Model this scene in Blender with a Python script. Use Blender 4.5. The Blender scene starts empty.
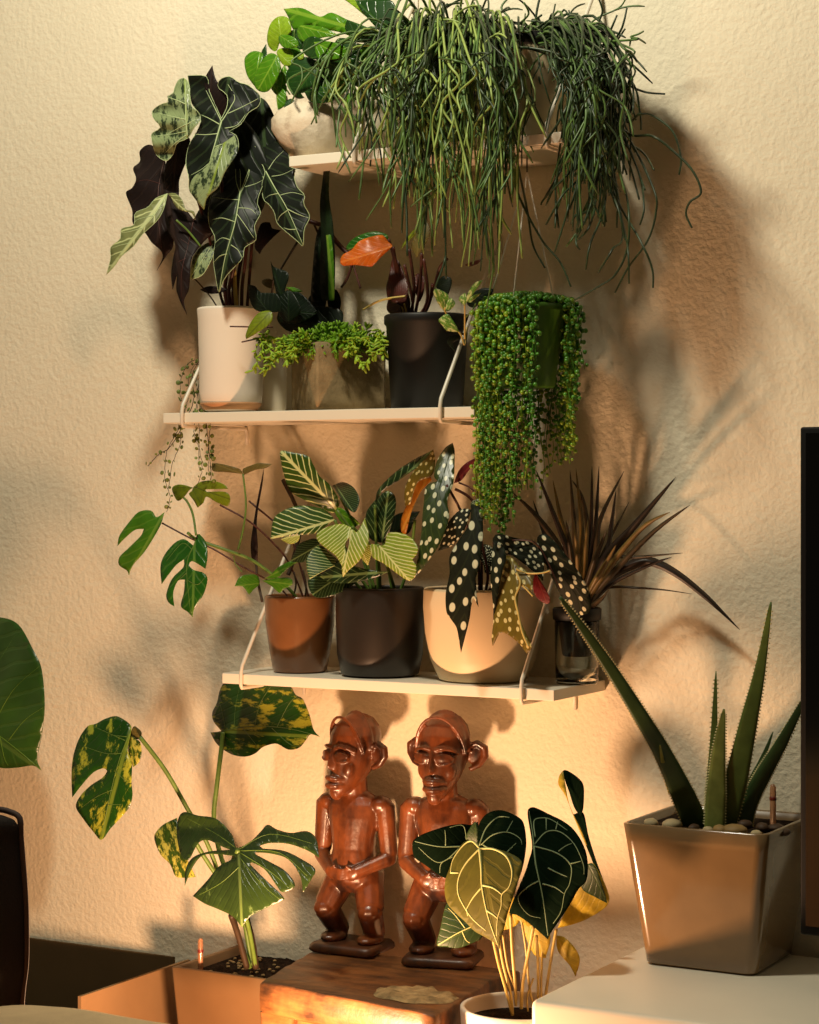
import bpy, bmesh, math, random
from mathutils import Vector, Matrix
from mathutils.geometry import delaunay_2d_cdt
from mathutils.noise import noise as pnoise

# ---------------------------------------------------------------- camera
F_PX, TH, DC, H = 2100.0, math.radians(29.1), 2.8, 1.0
sc = bpy.context.scene
cam_d = bpy.data.cameras.new('camera'); cam = bpy.data.objects.new('camera', cam_d)
sc.collection.objects.link(cam); sc.camera = cam
cam.location = (0, -DC, H); cam.rotation_euler = (math.pi/2, 0, TH)
cam_d.sensor_fit = 'VERTICAL'; cam_d.sensor_height = 24; cam_d.lens = F_PX/1024*24
cam_d.shift_y = -22/1024
cam_d.clip_start = .05

# ---------------------------------------------------------------- light
sc.view_settings.view_transform = 'Standard'; sc.view_settings.look = 'None'
sc.view_settings.exposure = 0.0; sc.view_settings.gamma = 1.0
sc.view_settings.use_curve_mapping = False
w = bpy.data.worlds.new('room_ambience'); sc.world = w; w.use_nodes = True
w.node_tree.nodes['Background'].inputs[0].default_value = (1.0, .84, .50, 1)
w.node_tree.nodes['Background'].inputs[1].default_value = .05

def lamp(name, kind, loc, energy, col, size, target=None):
    l = bpy.data.lights.new(name, kind); o = bpy.data.objects.new(name, l)
    sc.collection.objects.link(o); o.location = loc; l.energy = energy; l.color = col
    if kind == 'POINT': l.shadow_soft_size = size
    if kind == 'AREA':
        l.shape = 'DISK'; l.size = size
    if target: o.rotation_euler = (Vector(target)-Vector(loc)).to_track_quat('-Z', 'Y').to_euler()
    return o
# the low warm bulb standing on the floor in front of the carved stool
lamp('warm_floor_bulb', 'POINT', (-1.50, -.545, .228), 33, (1.0, .56, .30), .032)
# the room's pale ceiling lamp, high up in front of the shelves
lamp('ceiling_lamp', 'POINT', (-1.55, -1.05, 2.42), 92, (1.0, .94, .74), .085)

# ---------------------------------------------------------------- geometry helpers
RX = Vector((math.cos(TH), math.sin(TH), 0)); FW = Vector((-math.sin(TH), math.cos(TH), 0))
def at(px, py, d):            # point of the place seen at (px, py), d metres out from the wall
    D = FW + RX*((px-409.5)/F_PX) + Vector((0, 0, (490-py)/F_PX))
    return Vector((0, -DC, H)) + D*((DC-d)/D.y)
def onz(px, py, z):
    D = FW + RX*((px-409.5)/F_PX) + Vector((0, 0, (490-py)/F_PX))
    return Vector((0, -DC, H)) + D*((z-H)/D.z)
def scale_at(px, d):          # pixels per metre
    return F_PX/((at(px, 490, d)-Vector((0, -DC, H))).dot(FW))

COL = sc.collection
def tag(o, label=None, cat=None, group=None, kind=None):
    if label: o['label'] = label
    if cat: o['category'] = cat
    if group: o['group'] = group
    if kind: o['kind'] = kind
    return o
def thing(name, loc, label, cat, group=None, rz=0):
    o = bpy.data.objects.new(name, None); COL.objects.link(o); o.location = loc
    o.rotation_euler = (0, 0, rz); o.empty_display_size = .02
    return tag(o, label, cat, group)

class MB:
    def __init__(s): s.v = []; s.f = []; s.uv = {}
    def add(s, vs, fs):
        n = len(s.v); s.v += [tuple(v) for v in vs]; s.f += [tuple(i+n for i in f) for f in fs]; return n
    def tube(s, pts, rad, sides=6, flat=1.0, up=None, caps=True):
        pts = [Vector(p) for p in pts]; n = len(pts)
        if not hasattr(rad, '__len__'): rad = [rad]*n
        vs = []; prev = None
        for i, p in enumerate(pts):
            t = (pts[min(i+1, n-1)]-pts[max(i-1, 0)])
            if t.length < 1e-9: t = Vector((0, 0, 1))
            t.normalize()
            if prev is None:
                u = Vector(up) if up else (Vector((0, 0, 1)) if abs(t.z) < .9 else Vector((1, 0, 0)))
            else: u = prev
            u = (u - t*u.dot(t))
            if u.length < 1e-6: u = t.orthogonal()
            u.normalize(); prev = u; b = t.cross(u)
            for k in range(sides):
                a = 2*math.pi*k/sides
                vs.append(p + (u*math.cos(a)*flat + b*math.sin(a))*rad[i])
        fs = [(i*sides+k, i*sides+(k+1) % sides, (i+1)*sides+(k+1) % sides, (i+1)*sides+k)
              for i in range(n-1) for k in range(sides)]
        if caps:
            fs.append(tuple(reversed(range(sides)))); fs.append(tuple((n-1)*sides+k for k in range(sides)))
        s.add(vs, fs); return s
    def ball(s, c, r, M=None, seg=10, rings=6):
        r = Vector(r) if hasattr(r, '__len__') else Vector((r, r, r)); c = Vector(c)
        vs = [Vector((0, 0, r.z))]
        for i in range(1, rings):
            ph = math.pi*i/rings
            for k in range(seg):
                a = 2*math.pi*k/seg
                vs.append(Vector((r.x*math.sin(ph)*math.cos(a), r.y*math.sin(ph)*math.sin(a), r.z*math.cos(ph))))
        vs.append(Vector((0, 0, -r.z)))
        if M: vs = [M @ v for v in vs]
        fs = [(0, 1+k, 1+(k+1) % seg) for k in range(seg)]
        for i in range(rings-2):
            fs += [(1+i*seg+k, 1+(i+1)*seg+k, 1+(i+1)*seg+(k+1) % seg, 1+i*seg+(k+1) % seg) for k in range(seg)]
        L = len(vs)-1; o = 1+(rings-2)*seg
        fs += [(L, o+(k+1) % seg, o+k) for k in range(seg)]
        s.add([v+c for v in vs], fs); return s
    def box(s, a, b, M=None):
        x0, y0, z0 = a; x1, y1, z1 = b
        vs = [Vector(p) for p in ((x0,y0,z0),(x1,y0,z0),(x1,y1,z0),(x0,y1,z0),(x0,y0,z1),(x1,y0,z1),(x1,y1,z1),(x0,y1,z1))]
        if M: vs = [M @ v for v in vs]
        s.add(vs, [(0,3,2,1),(4,5,6,7),(0,1,5,4),(1,2,6,5),(2,3,7,6),(3,0,4,7)]); return s
    def loft(s, rings, close=(True, True)):
        n = len(rings[0]); vs = [v for r in rings for v in r]
        fs = [(i*n+k, i*n+(k+1) % n, (i+1)*n+(k+1) % n, (i+1)*n+k) for i in range(len(rings)-1) for k in range(n)]
        if close[0]: fs.append(tuple(reversed(range(n))))
        if close[1]: fs.append(tuple((len(rings)-1)*n+k for k in range(n)))
        s.add(vs, fs); return s
    def lathe(s, prof, seg=48, c=(0, 0, 0), fn=None):
        c = Vector(c); R = []
        for (r, z) in prof:
            ring = []
            for k in range(seg):
                a = 2*math.pi*k/seg; rr = max(r, 1e-4)*(fn(a, z) if fn else 1)
                ring.append(c+Vector((rr*math.cos(a), rr*math.sin(a), z)))
            R.append(ring)
        return s.loft(R)
    def build(s, name, mat, parent=None, smooth=True, bevel=0, world=True, solid=0, remesh=0, subd=0):
        me = bpy.data.meshes.new(name)
        vs = s.v
        if parent is not None and world:
            inv = world_mat(parent).inverted(); vs = [tuple(inv @ Vector(v)) for v in s.v]
        me.from_pydata(vs, [], s.f); me.update()
        o = bpy.data.objects.new(name, me); COL.objects.link(o)
        if parent: o.parent = parent
        me.materials.append(mat)
        if smooth: me.polygons.foreach_set('use_smooth', [True]*len(me.polygons))
        if s.uv:
            l = me.uv_layers.new(name='leafuv')
            for li, lp in enumerate(me.loops): l.data[li].uv = s.uv[lp.vertex_index]
        if bevel:
            m = o.modifiers.new('b', 'BEVEL'); m.width = bevel; m.segments = 3; m.limit_method = 'ANGLE'; m.angle_limit = .7
            if smooth:
                m.harden_normals = False
        if solid:
            m = o.modifiers.new('s', 'SOLIDIFY'); m.thickness = solid; m.offset = 0
        if remesh:
            m = o.modifiers.new('r', 'REMESH'); m.mode = 'VOXEL'; m.voxel_size = remesh; m.use_smooth_shade = True
            m = o.modifiers.new('sm', 'SMOOTH'); m.iterations = 5; m.factor = .5
        if subd:
            m = o.modifiers.new('sd', 'SUBSURF'); m.levels = subd; m.render_levels = subd
        return o
def world_mat(o):
    m = Matrix.Translation(o.location) @ o.rotation_euler.to_matrix().to_4x4()
    return world_mat(o.parent) @ m if o.parent else m

def flat_shade(o):
    o.data.polygons.foreach_set('use_smooth', [False]*len(o.data.polygons)); return o

def cr(pts, n=5, closed=False):
    """Catmull-Rom through points of any dimension"""
    P = [Vector(p) for p in pts]; N = len(P); out = []
    for i in range(N if closed else N-1):
        p1 = P[i]; p2 = P[(i+1) % N]
        p0 = P[(i-1) % N] if (closed or i > 0) else p1
        p3 = P[(i+2) % N] if (closed or i < N-2) else p2
        for k in range(n):
            t = k/n
            out.append(.5*((2*p1)+(p2-p0)*t+(2*p0-5*p1+4*p2-p3)*t*t+(3*p1-p0-3*p2+p3)*t**3))
    if not closed: out.append(P[-1].copy())
    return out

# ---------------------------------------------------------------- materials
def lin(c):
    return tuple((x/255/12.92 if x/255 <= .04045 else ((x/255+.055)/1.055)**2.4) for x in c)+(1,)
class NT:
    def __init__(s, name):
        s.m = bpy.data.materials.new(name); s.m.use_nodes = True; s.t = s.m.node_tree; s.n = s.t.nodes
        s.b = s.n['Principled BSDF']; s.out = s.n['Material Output']
    def new(s, k, **kw):
        x = s.n.new(k)
        for a, v in kw.items(): setattr(x, a, v)
        return x
    def link(s, a, b): s.t.links.new(a, b)
    def val(s, sock, v):
        if hasattr(v, 'is_linked') or hasattr(v, 'links'): s.link(v, sock)
        else: sock.default_value = v
    def math(s, op, a, b=0.0, c=0.0):
        x = s.new('ShaderNodeMath', operation=op)
        s.val(x.inputs[0], a); s.val(x.inputs[1], b); s.val(x.inputs[2], c); return x.outputs[0]
    def mix(s, f, a, b):
        x = s.new('ShaderNodeMix', data_type='RGBA'); s.val(x.inputs[0], f); s.val(x.inputs[6], a); s.val(x.inputs[7], b)
        return x.outputs[2]
    def ramp(s, f, stops):
        x = s.new('ShaderNodeValToRGB'); s.link(f, x.inputs[0]); e = x.color_ramp.elements
        while len(e) < len(stops): e.new(.5)
        for el, (p, c) in zip(e, stops): el.position = p; el.color = c
        return x.outputs[0]
    def noise(s, scale, vec=None, detail=3, rough=.5):
        x = s.new('ShaderNodeTexNoise'); x.inputs['Scale'].default_value = scale; x.inputs['Detail'].default_value = detail
        x.inputs['Roughness'].default_value = rough
        s.link(vec if vec else s.obj(), x.inputs['Vector']); return x.outputs['Fac']
    def obj(s):
        if not hasattr(s, 'tc'): s.tc = s.new('ShaderNodeTexCoord')
        return s.tc.outputs['Object']
    def uv(s):
        x = s.new('ShaderNodeUVMap', uv_map='leafuv'); y = s.new('ShaderNodeSeparateXYZ'); s.link(x.outputs[0], y.inputs[0])
        s.uvv = x.outputs[0]
        return y.outputs[0], y.outputs[1]
    def bump(s, h, strength=.3, dist=.002):
        x = s.new('ShaderNodeBump'); x.inputs['Strength'].default_value = strength; x.inputs['Distance'].default_value = dist
        s.link(h, x.inputs['Height']); s.link(x.outputs[0], s.b.inputs['Normal']); return x
    def fin(s, col, rough=.5, spec=.5, metal=0, trans=0, coat=0):
        s.val(s.b.inputs['Base Color'], col); s.val(s.b.inputs['Roughness'], rough)
        s.b.inputs['Specular IOR Level'].default_value = spec; s.b.inputs['Metallic'].default_value = metal
        s.b.inputs['Coat Weight'].default_value = coat; s.b.inputs['Coat Roughness'].default_value = .12
        if trans:
            tr = s.new('ShaderNodeBsdfTranslucent'); s.val(tr.inputs[0], col)
            mx = s.new('ShaderNodeMixShader'); mx.inputs[0].default_value = trans
            s.link(s.b.outputs[0], mx.inputs[1]); s.link(tr.outputs[0], mx.inputs[2]); s.link(mx.outputs[0], s.out.inputs[0])
        return s.m

def plain(name, c, rough=.5, spec=.5, var=.15, scale=30, trans=0, metal=0, coat=0, bump=0, bscale=200, bdist=.001):
    t = NT(name); a = lin(c); n = t.noise(scale)
    lo = tuple(x*(1-var) for x in a[:3])+(1,); hi = tuple(min(1, x*(1+var)) for x in a[:3])+(1,)
    col = t.ramp(n, [(.3, lo), (.7, hi)])
    if bump: t.bump(t.noise(bscale), bump, bdist)
    return t.fin(col, rough, spec, metal, trans, coat)

def leaf_mat(name, kind, c1, c2, N=7, K=1.6, wd=.12, rough=.38, trans=.16, mid=.018, c3=None, thr=.55, dscale=9, spec=.5, hide=0):
    """kind: plain / pinnate / variegated / spotted; drawn in the leaf's own length-and-width coordinates"""
    t = NT(name); u, v = t.uv(); a, b = lin(c1), lin(c2)
    au = t.math('ABSOLUTE', u)
    n = t.noise(5, t.uvv, 3)
    midm = t.math('SUBTRACT', 1.0, t.math('SMOOTHSTEP', 0, 0, 0)) if False else None
    x = t.new('ShaderNodeMapRange', interpolation_type='SMOOTHSTEP'); t.link(au, x.inputs[0])
    x.inputs[1].default_value = mid*.5; x.inputs[2].default_value = mid*1.3; x.inputs[3].default_value = 1; x.inputs[4].default_value = 0
    midm = x.outputs[0]
    # lateral ribs: run out from the midrib towards the tip
    s = t.math('SUBTRACT', t.math('MULTIPLY', v, N), t.math('MULTIPLY', t.math('POWER', au, .85), K*N))
    s = t.math('ADD', s, t.math('MULTIPLY', n, .7))
    fr = t.math('ABSOLUTE', t.math('SUBTRACT', t.math('FRACT', s), .5))
    x = t.new('ShaderNodeMapRange', interpolation_type='SMOOTHSTEP'); t.link(fr, x.inputs[0])
    x.inputs[1].default_value = wd*.5; x.inputs[2].default_value = wd*1.2; x.inputs[3].default_value = 1; x.inputs[4].default_value = 0
    rib = x.outputs[0]
    base = t.ramp(n, [(.25, tuple(q*.75 for q in a[:3])+(1,)), (.75, tuple(min(1, q*1.25) for q in a[:3])+(1,))])
    if kind == 'plain':
        col = t.mix(t.math('MULTIPLY', rib, .25), base, b); col = t.mix(t.math('MULTIPLY', midm, .7), col, b)
    elif kind == 'pinnate':
        m = t.math('MAXIMUM', rib, midm)
        col = t.mix(m, base, b)
    elif kind == 'variegated':
        mp = t.new('ShaderNodeMapping'); mp.inputs['Rotation'].default_value = (0, 0, .6); mp.inputs['Scale'].default_value = (5.5, 2.6, 1)
        t.link(t.uvv, mp.inputs[0]); q = t.noise(1.3, mp.outputs[0], 6, .68)
        m = t.ramp(q, [(thr, (0, 0, 0, 1)), (thr+.06, (1, 1, 1, 1))])
        col = t.mix(m, base, b); col = t.mix(t.math('MULTIPLY', midm, .6), col, lin(c3 or (150, 170, 60)))
    elif kind == 'spotted':
        vo = t.new('ShaderNodeTexVoronoi', voronoi_dimensions='2D'); vo.inputs['Scale'].default_value = dscale; vo.inputs['Randomness'].default_value = .75
        mp = t.new('ShaderNodeMapping'); mp.inputs['Scale'].default_value = (1.25, .8, 1); t.link(t.uvv, mp.inputs[0]); t.link(mp.outputs[0], vo.inputs['Vector'])
        m = t.ramp(t.math('ADD', vo.outputs['Distance'], t.math('MULTIPLY', t.noise(3, t.uvv, 1), .25)), [(.33, (1, 1, 1, 1)), (.38, (0, 0, 0, 1))])
        col = t.mix(t.math('MULTIPLY', rib, .2), base, lin(c3 or c1)); col = t.mix(m, col, b)
    t.bump(t.math('SUBTRACT', 1.0, t.math('MAXIMUM', rib, midm)), .35, .0012)
    return t.fin(col, rough, spec, 0, trans)

def wood(name, c1, c2, rough=.35, coat=.25, sc_=(40, 40, 6), bump=.3):
    t = NT(name); mp = t.new('ShaderNodeMapping'); mp.inputs['Scale'].default_value = sc_
    t.link(t.obj(), mp.inputs[0]); n = t.noise(1.2, mp.outputs[0], 6, .6); n2 = t.noise(14, None, 4, .6)
    f = t.math('MULTIPLY', t.math('ADD', n, n2), .5)
    col = t.ramp(f, [(.38, lin(c1)), (.6, lin(c2))])
    t.bump(t.noise(70, None, 4, .6), bump, .002)
    return t.fin(col, rough, .5, 0, 0, coat)

# ---------------------------------------------------------------- leaves
CR = dict(A=(100,60,5.12), B=(200,120,5.85), C=(100,180,5.12), D=(230,0,5.12), E=(330,210,5.12), G=(230,220,5.12),
          M=(100,440,5.12), N=(220,440,5.687), O=(340,430,5.687), Q=(420,450,4.876), R=(500,460,4.27),
          S=(50,680,5.46), T=(200,670,5.85), U=(140,790,4.31), V=(0,600,2.415), W=(400,790,6.024), X=(490,760,5.69), P=(0,0,1),
          Y=(390,740,3.276), Z=(610,590,3.92), H=(540,100,5.12))
def tr(c, s):
    ox, oy, k = CR[c]
    if isinstance(s, str): s = [tuple(float(q) for q in p.split(',')) for p in s.split()]
    return [(ox+x/k, oy+y/k) for x, y in s]

class Leaf:
    """One leaf blade: outline + base + tip, its distance from the wall, fold, arch and tilt; returns a surface function"""
    def __init__(s, crop, outline, d0, d1=None, base=0, tip=None, fold=.12, arch=.08, tilt=0., wave=.0, dens=1.0):
        s.poly = tr(crop, outline) if crop else outline
        p0 = s.poly[base] if isinstance(base, int) else tr(crop, [base])[0]
        s.p0 = Vector(p0)
        if tip is None: pt = max(s.poly, key=lambda q: (Vector(q)-s.p0).length)
        elif isinstance(tip, int): pt = s.poly[tip]
        else: pt = tr(crop, [tip])[0]
        s.p1 = Vector(pt); s.L = (s.p1-s.p0).length; s.ax = (s.p1-s.p0)/s.L; s.pe = Vector((-s.ax.y, s.ax.x))
        s.d0 = d0; s.d1 = d0 if d1 is None else d1
        s.k = scale_at(s.p0.x, d0); s.Lm = s.L/s.k
        s.fold, s.arch, s.tilt, s.wave = fold, arch, tilt, wave; s.dens = dens; s.ph = random.random()*10
    def uv(s, p):
        q = Vector(p)-s.p0; return q.dot(s.pe)/s.L, q.dot(s.ax)/s.L
    def depth(s, p):
        u, v = s.uv(p); vv = max(-.3, min(1.3, v))
        d = s.d0+(s.d1-s.d0)*vv+s.Lm*(-s.fold*math.sqrt(u*u+.0009)+s.arch*4*vv*(1-vv)+s.tilt*u)
        if s.wave: d += s.Lm*s.wave*math.sin(v*17+s.ph+(2 if u > 0 else 0))*min(1, abs(u)*4)
        return max(.006, d)
    def P(s, p, off=0): return at(p[0], p[1], s.depth(p)+off)
    def mb(s):
        P = s.poly; n = len(P); out = []
        sharp = []
        for i in range(n):
            a = Vector(P[i-1])-Vector(P[i]); b = Vector(P[(i+1) % n])-Vector(P[i])
            if a.length < 1e-6 or b.length < 1e-6: sharp.append(False); continue
            sharp.append(a.angle(b) < math.radians(82))
        for i in range(n):
            p1 = Vector(P[i]); p2 = Vector(P[(i+1) % n])
            m1 = (p2-Vector(P[i-1]))*.5; m2 = (Vector(P[(i+2) % n])-p1)*.5
            Ls = (p2-p1).length
            if m1.length > Ls*1.1: m1 = m1.normalized()*Ls*1.1
            if m2.length > Ls*1.1: m2 = m2.normalized()*Ls*1.1
            if sharp[i]: m1 = (p2-p1)*.9
            if sharp[(i+1) % n]: m2 = (p2-p1)*.9
            k = max(2, min(6, int(Ls/2)))
            for j in range(k):
                t = j/k; t2 = t*t; t3 = t2*t
                out.append((2*t3-3*t2+1)*p1+(t3-2*t2+t)*m1+(-2*t3+3*t2)*p2+(t3-t2)*m2)
        B = len(out); pts = list(out); s.outline = out
        st = max(2.2, s.L/16)/s.dens
        x0 = min(p.x for p in out); x1 = max(p.x for p in out); y0 = min(p.y for p in out); y1 = max(p.y for p in out)
        j = 0; y = y0
        while y < y1:
            x = x0+(j % 2)*st*.5
            while x < x1:
                pts.append(Vector((x, y))); x += st
            y += st*.87; j += 1
        # points on the midrib keep the fold crisp
        for i in range(1, 20): pts.append(s.p0.lerp(s.p1, i/20))
        r = delaunay_2d_cdt(pts, [(i, (i+1) % B) for i in range(B)], [list(range(B))], 1, 1e-4)
        vs, fs = r[0], r[2]
        used = sorted({i for f in fs for i in f}); mp = {a: b for b, a in enumerate(used)}
        m = MB(); m.v = [tuple(s.P(vs[i])) for i in used]
        m.f = [tuple(mp[i] for i in reversed(f)) for f in fs]
        m.uv = {mp[i]: s.uv(vs[i]) for i in used}
        return m
    def build(s, name, mat, parent, veins=None, vmat=None, vr=.0009, crop=None, solid=.0007, label=None, margin=0):
        o = s.mb().build(name, mat, parent, solid=solid)
        if label: o['label'] = label
        if veins:
            m = MB()
            for i, vn in enumerate(veins):
                pts = tr(crop, vn) if isinstance(vn, str) else vn
                c = cr(pts, 5); n = len(c)
                r = vr*(1.0 if i == 0 else .72)
                m.tube([s.P(p, .0003) for p in c], [r*(1-.6*k/(n-1)) for k in range(n)], 5)
            if margin:
                ed = s.outline[::2]+[s.outline[0]]; m.tube([s.P(p, .0002) for p in ed], [margin]*len(ed), 4, caps=False)
            m.build('veins', vmat, o)
        return o

def leaf(parent, crop, outline, mat, d0, d1=None, **kw):
    bk = {k: kw.pop(k) for k in ('veins', 'vmat', 'vr', 'solid', 'label', 'margin') if k in kw}
    nm = kw.pop('name', 'leaf')
    L = Leaf(crop, outline, d0, d1, **kw)
    L.build(nm, mat, parent, crop=crop, **bk)
    return L

def stem_px(m, crop, pts, d, r, sides=6):
    """pts: pixel path; d: number, (start, end) or list"""
    p = tr(crop, pts); n = len(p)
    dd = [d]*n if not hasattr(d, '__len__') else ([d[0]+(d[1]-d[0])*i/(n-1) for i in range(n)] if len(d) == 2 else list(d))
    c = cr([(q[0], q[1], e) for q, e in zip(p, dd)], 6); N = len(c)
    rr = [r]*N if not hasattr(r, '__len__') else [r[0]+(r[1]-r[0])*i/(N-1) for i in range(N)]
    m.tube([at(q.x, q.y, q.z) for q in c], rr, sides)
def stem(parent, crop, pts, mat, d, r, name='stem', sides=6):
    m = MB(); stem_px(m, crop, pts, d, r, sides); return m.build(name, mat, parent)

def pot_parts(parent, c, prof, mat, soil_z, soil_r, soil_mat, wall=.004, seg=56, fn=None, name='pot'):
    """hollow pot from an outer profile [(r, z)] bottom to top"""
    zt = prof[-1][1]
    inner = [(max(r-wall, .001), z) for r, z in reversed(prof) if z > prof[0][1]+.006]
    P = [(.0005, prof[0][1])]+list(prof)+[(prof[-1][0]-wall*.5, zt+.0012)]+inner+[(.0005, inner[-1][1])]
    o = MB().lathe(P, seg, c, fn).build(name, mat, parent)
    m = MB(); cx, cy, cz = c; R = []
    for j, rr in enumerate((1, .75, .5, .25, .02)):
        R.append([Vector((cx+soil_r*rr*math.cos(2*math.pi*k/40), cy+soil_r*rr*math.sin(2*math.pi*k/40),
                  cz+soil_z+.004*(pnoise(Vector((rr*9, k*.9, cx*50)))) if rr < 1 else cz+soil_z)) for k in range(40)])
    m.loft(R, (False, True)).build('soil', soil_mat, parent)
    return o
# ---------------------------------------------------------------- shared materials
def wall_material():
    t = NT('cream_textured_plaster'); o = t.obj()
    n = t.noise(115, o, 3, .55); n2 = t.noise(38, o, 2, .5)
    h = t.math('ADD', t.math('MULTIPLY', n, 1.0), t.math('MULTIPLY', n2, .6))
    col = t.ramp(t.noise(2.2, o, 3), [(.3, lin((228, 216, 190))), (.7, lin((234, 223, 198)))])
    t.bump(h, .55, .0042)
    return t.fin(col, .82, .2)
M = {}
M['wall'] = wall_material()
M['floor'] = wood('oak_floor', (96, 62, 34), (130, 88, 50), .4, .1, (3, 30, 3), .1)
M['white'] = plain('white_lacquer', (232, 222, 202), .38, .4, .03, 8)
M['rod'] = plain('white_rod_metal', (225, 214, 195), .35, .5, .03, 8)
M['soil'] = plain('dark_potting_soil', (38, 26, 17), .95, .1, .5, 120, bump=.9, bscale=260, bdist=.004)
M['steel'] = plain('dark_bracket', (90, 80, 66), .4, .5)

# ---------------------------------------------------------------- room shell
ZF = 0.0
def struct(name, mb, mat, **k): return tag(mb.build(name, mat, **k), kind='structure')
struct('wall_back', MB().box((-4.6, 0, ZF-.02), (1.4, .12, 2.8)), M['wall'], smooth=False)
struct('wall_left', MB().box((-4.7, -4.2, ZF-.02), (-4.6, .12, 2.8)), M['wall'], smooth=False)
struct('floor', MB().box((-4.7, -4.2, ZF-.05), (1.4, .12, ZF)), M['floor'], smooth=False)

# ---------------------------------------------------------------- shelves
SD = .175
Z1, Z2, Z3 = 1.493, 1.1175, .7245     # top surfaces: top, middle, lower
def shelf(x0, x1, z, t, rods, label):
    th = thing('wall_shelf', ((x0+x1)/2, 0, z-t), label, 'shelf', 'white wall shelves')
    MB().box((x0, -SD, z-t), (x1, -.0005, z)).build('board', M['white'], th, smooth=False, bevel=.0012)
    for x in rods:
        p = [(x, -.004, z+.25), (x, -.006, z+.243), (x, -SD-.003, z+.012), (x, -SD-.0055, z+.002), (x, -SD-.0055, z-t-.001), (x, -SD-.003, z-t-.0048),
             (x, -SD+.006, z-t-.005), (x, -.02, z-t-.005), (x, -.006, z-t-.005), (x, -.003, z-t-.012), (x, -.003, z-t-.03)]
        br = MB().tube(p, .0029, 8).build('bracket', M['rod'], th)
        MB().box((x-.008, -.004, z+.235), (x+.008, -.0004, z+.262)).build('wall_clip', M['rod'], br, bevel=.001)
    return th
xf = lambda px: at(px, 500, SD).x
TT = .0155
shelf(xf(289), xf(562), Z1, TT, [xf(356), xf(548)], 'white wall shelf at the top, under the round-leaved plant and the trailing cactus')
shelf(xf(163), xf(474), Z2, TT, [xf(184), xf(442)], 'white wall shelf in the middle, carrying the tall white pot and the concrete planter')
shelf(xf(222), xf(554), Z3, TT, [xf(243), xf(523)], 'lowest white wall shelf, carrying the copper-brown pot and the glass jar')

def shelf_pot(name, px, d, z, label, cat='potted plant', group=None):
    return thing(name, (at(px, 500, d).x, -d, z), label, cat, group)

# ---------------------------------------------------------------- low white cabinet and television
ZC = .362
cl = onz(530, 1000, ZC)
cab = thing('media_cabinet', (cl.x+.45, -.21, 0), 'low white cabinet with a smooth rounded edge at the bottom right, under the aloe', 'cabinet')
MB().box((cl.x, cl.y, ZC-.05), (cl.x+1.25, -.02, ZC)).build('top', M['white'], cab, bevel=.008)
MB().box((cl.x+.004, cl.y+.008, .05), (cl.x+1.246, -.022, ZC-.05)).build('body', M['white'], cab, smooth=False)
for i in range(3):
    MB().box((cl.x+.02+i*.405, cl.y-.006, .065), (cl.x+.415+i*.405, cl.y+.008, ZC-.058)).build('door', M['white'], cab, smooth=False, bevel=.003)
MB().box((cl.x+.03, cl.y+.03, 0), (cl.x+1.21, -.05, .05)).build('plinth', M['steel'], cab, smooth=False)

M['tv'] = plain('black_tv_plastic', (5, 5, 5), .6, .15, .1)
M['screen'] = plain('dark_tv_glass', (4, 4, 5), .12, .5, .05)
tvx = at(800, 680, .2).x; tz0 = at(805, 935, .2).z; tz1 = at(800, 427, .2).z
tv = thing('television', (tvx+.58, -.2, ZC), 'black flat television standing on the white cabinet at the right edge', 'television')
MB().box((tvx, -.2, tz0), (tvx+1.16, -.15, tz1)).build('casing', M['tv'], tv, bevel=.003)
MB().box((tvx+.008, -.2015, tz0+.012), (tvx+1.152, -.2, tz1-.008)).build('screen', M['screen'], tv, smooth=False)
MB().box((tvx+.4, -.19, ZC+.012), (tvx+.76, -.16, tz0+.01)).build('neck', M['tv'], tv, bevel=.003)
MB().box((tvx+.3, -.26, ZC), (tvx+.86, -.08, ZC+.012)).build('stand', M['tv'], tv, bevel=.003)

# ---------------------------------------------------------------- sofa
def sofa_cloth(name, c):
    t = NT(name); n = t.noise(420, None, 2, .7); col = t.ramp(t.noise(9, None, 4, .6), [(.3, lin(tuple(q*.85 for q in c))), (.7, lin(c))])
    t.bump(n, .5, .0015); return t.fin(col, .9, .15)
M['sofa_dark'] = sofa_cloth('dark_brown_cloth', (26, 20, 17)); M['sofa'] = sofa_cloth('taupe_cloth', (196, 168, 128))
M['piping'] = plain('dark_piping', (52, 34, 26), .8)
so = thing('sofa', (-1.6, -1.3, 0), 'brown fabric sofa at the bottom left, dark upright end and taupe padded arm', 'sofa')
def soft_slab(pts_top, thick_dir, thick, zbot, name, mat, parent, r=.02):
    m = MB(); n = len(pts_top); R = []
    T = Vector(thick_dir)*thick
    prof = [(-.0, 1), (.05, .35), (.18, .1), (.5, 0), (.82, .1), (.95, .35), (1, 1)]
    for f, dz in prof:
        R.append([Vector(p)+T*f-Vector((0, 0, dz*r)) for p in pts_top] + [Vector((p[0], p[1], zbot))+T*f for p in reversed(pts_top)])
    m.loft(R); return m.build(name, mat, parent)
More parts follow.
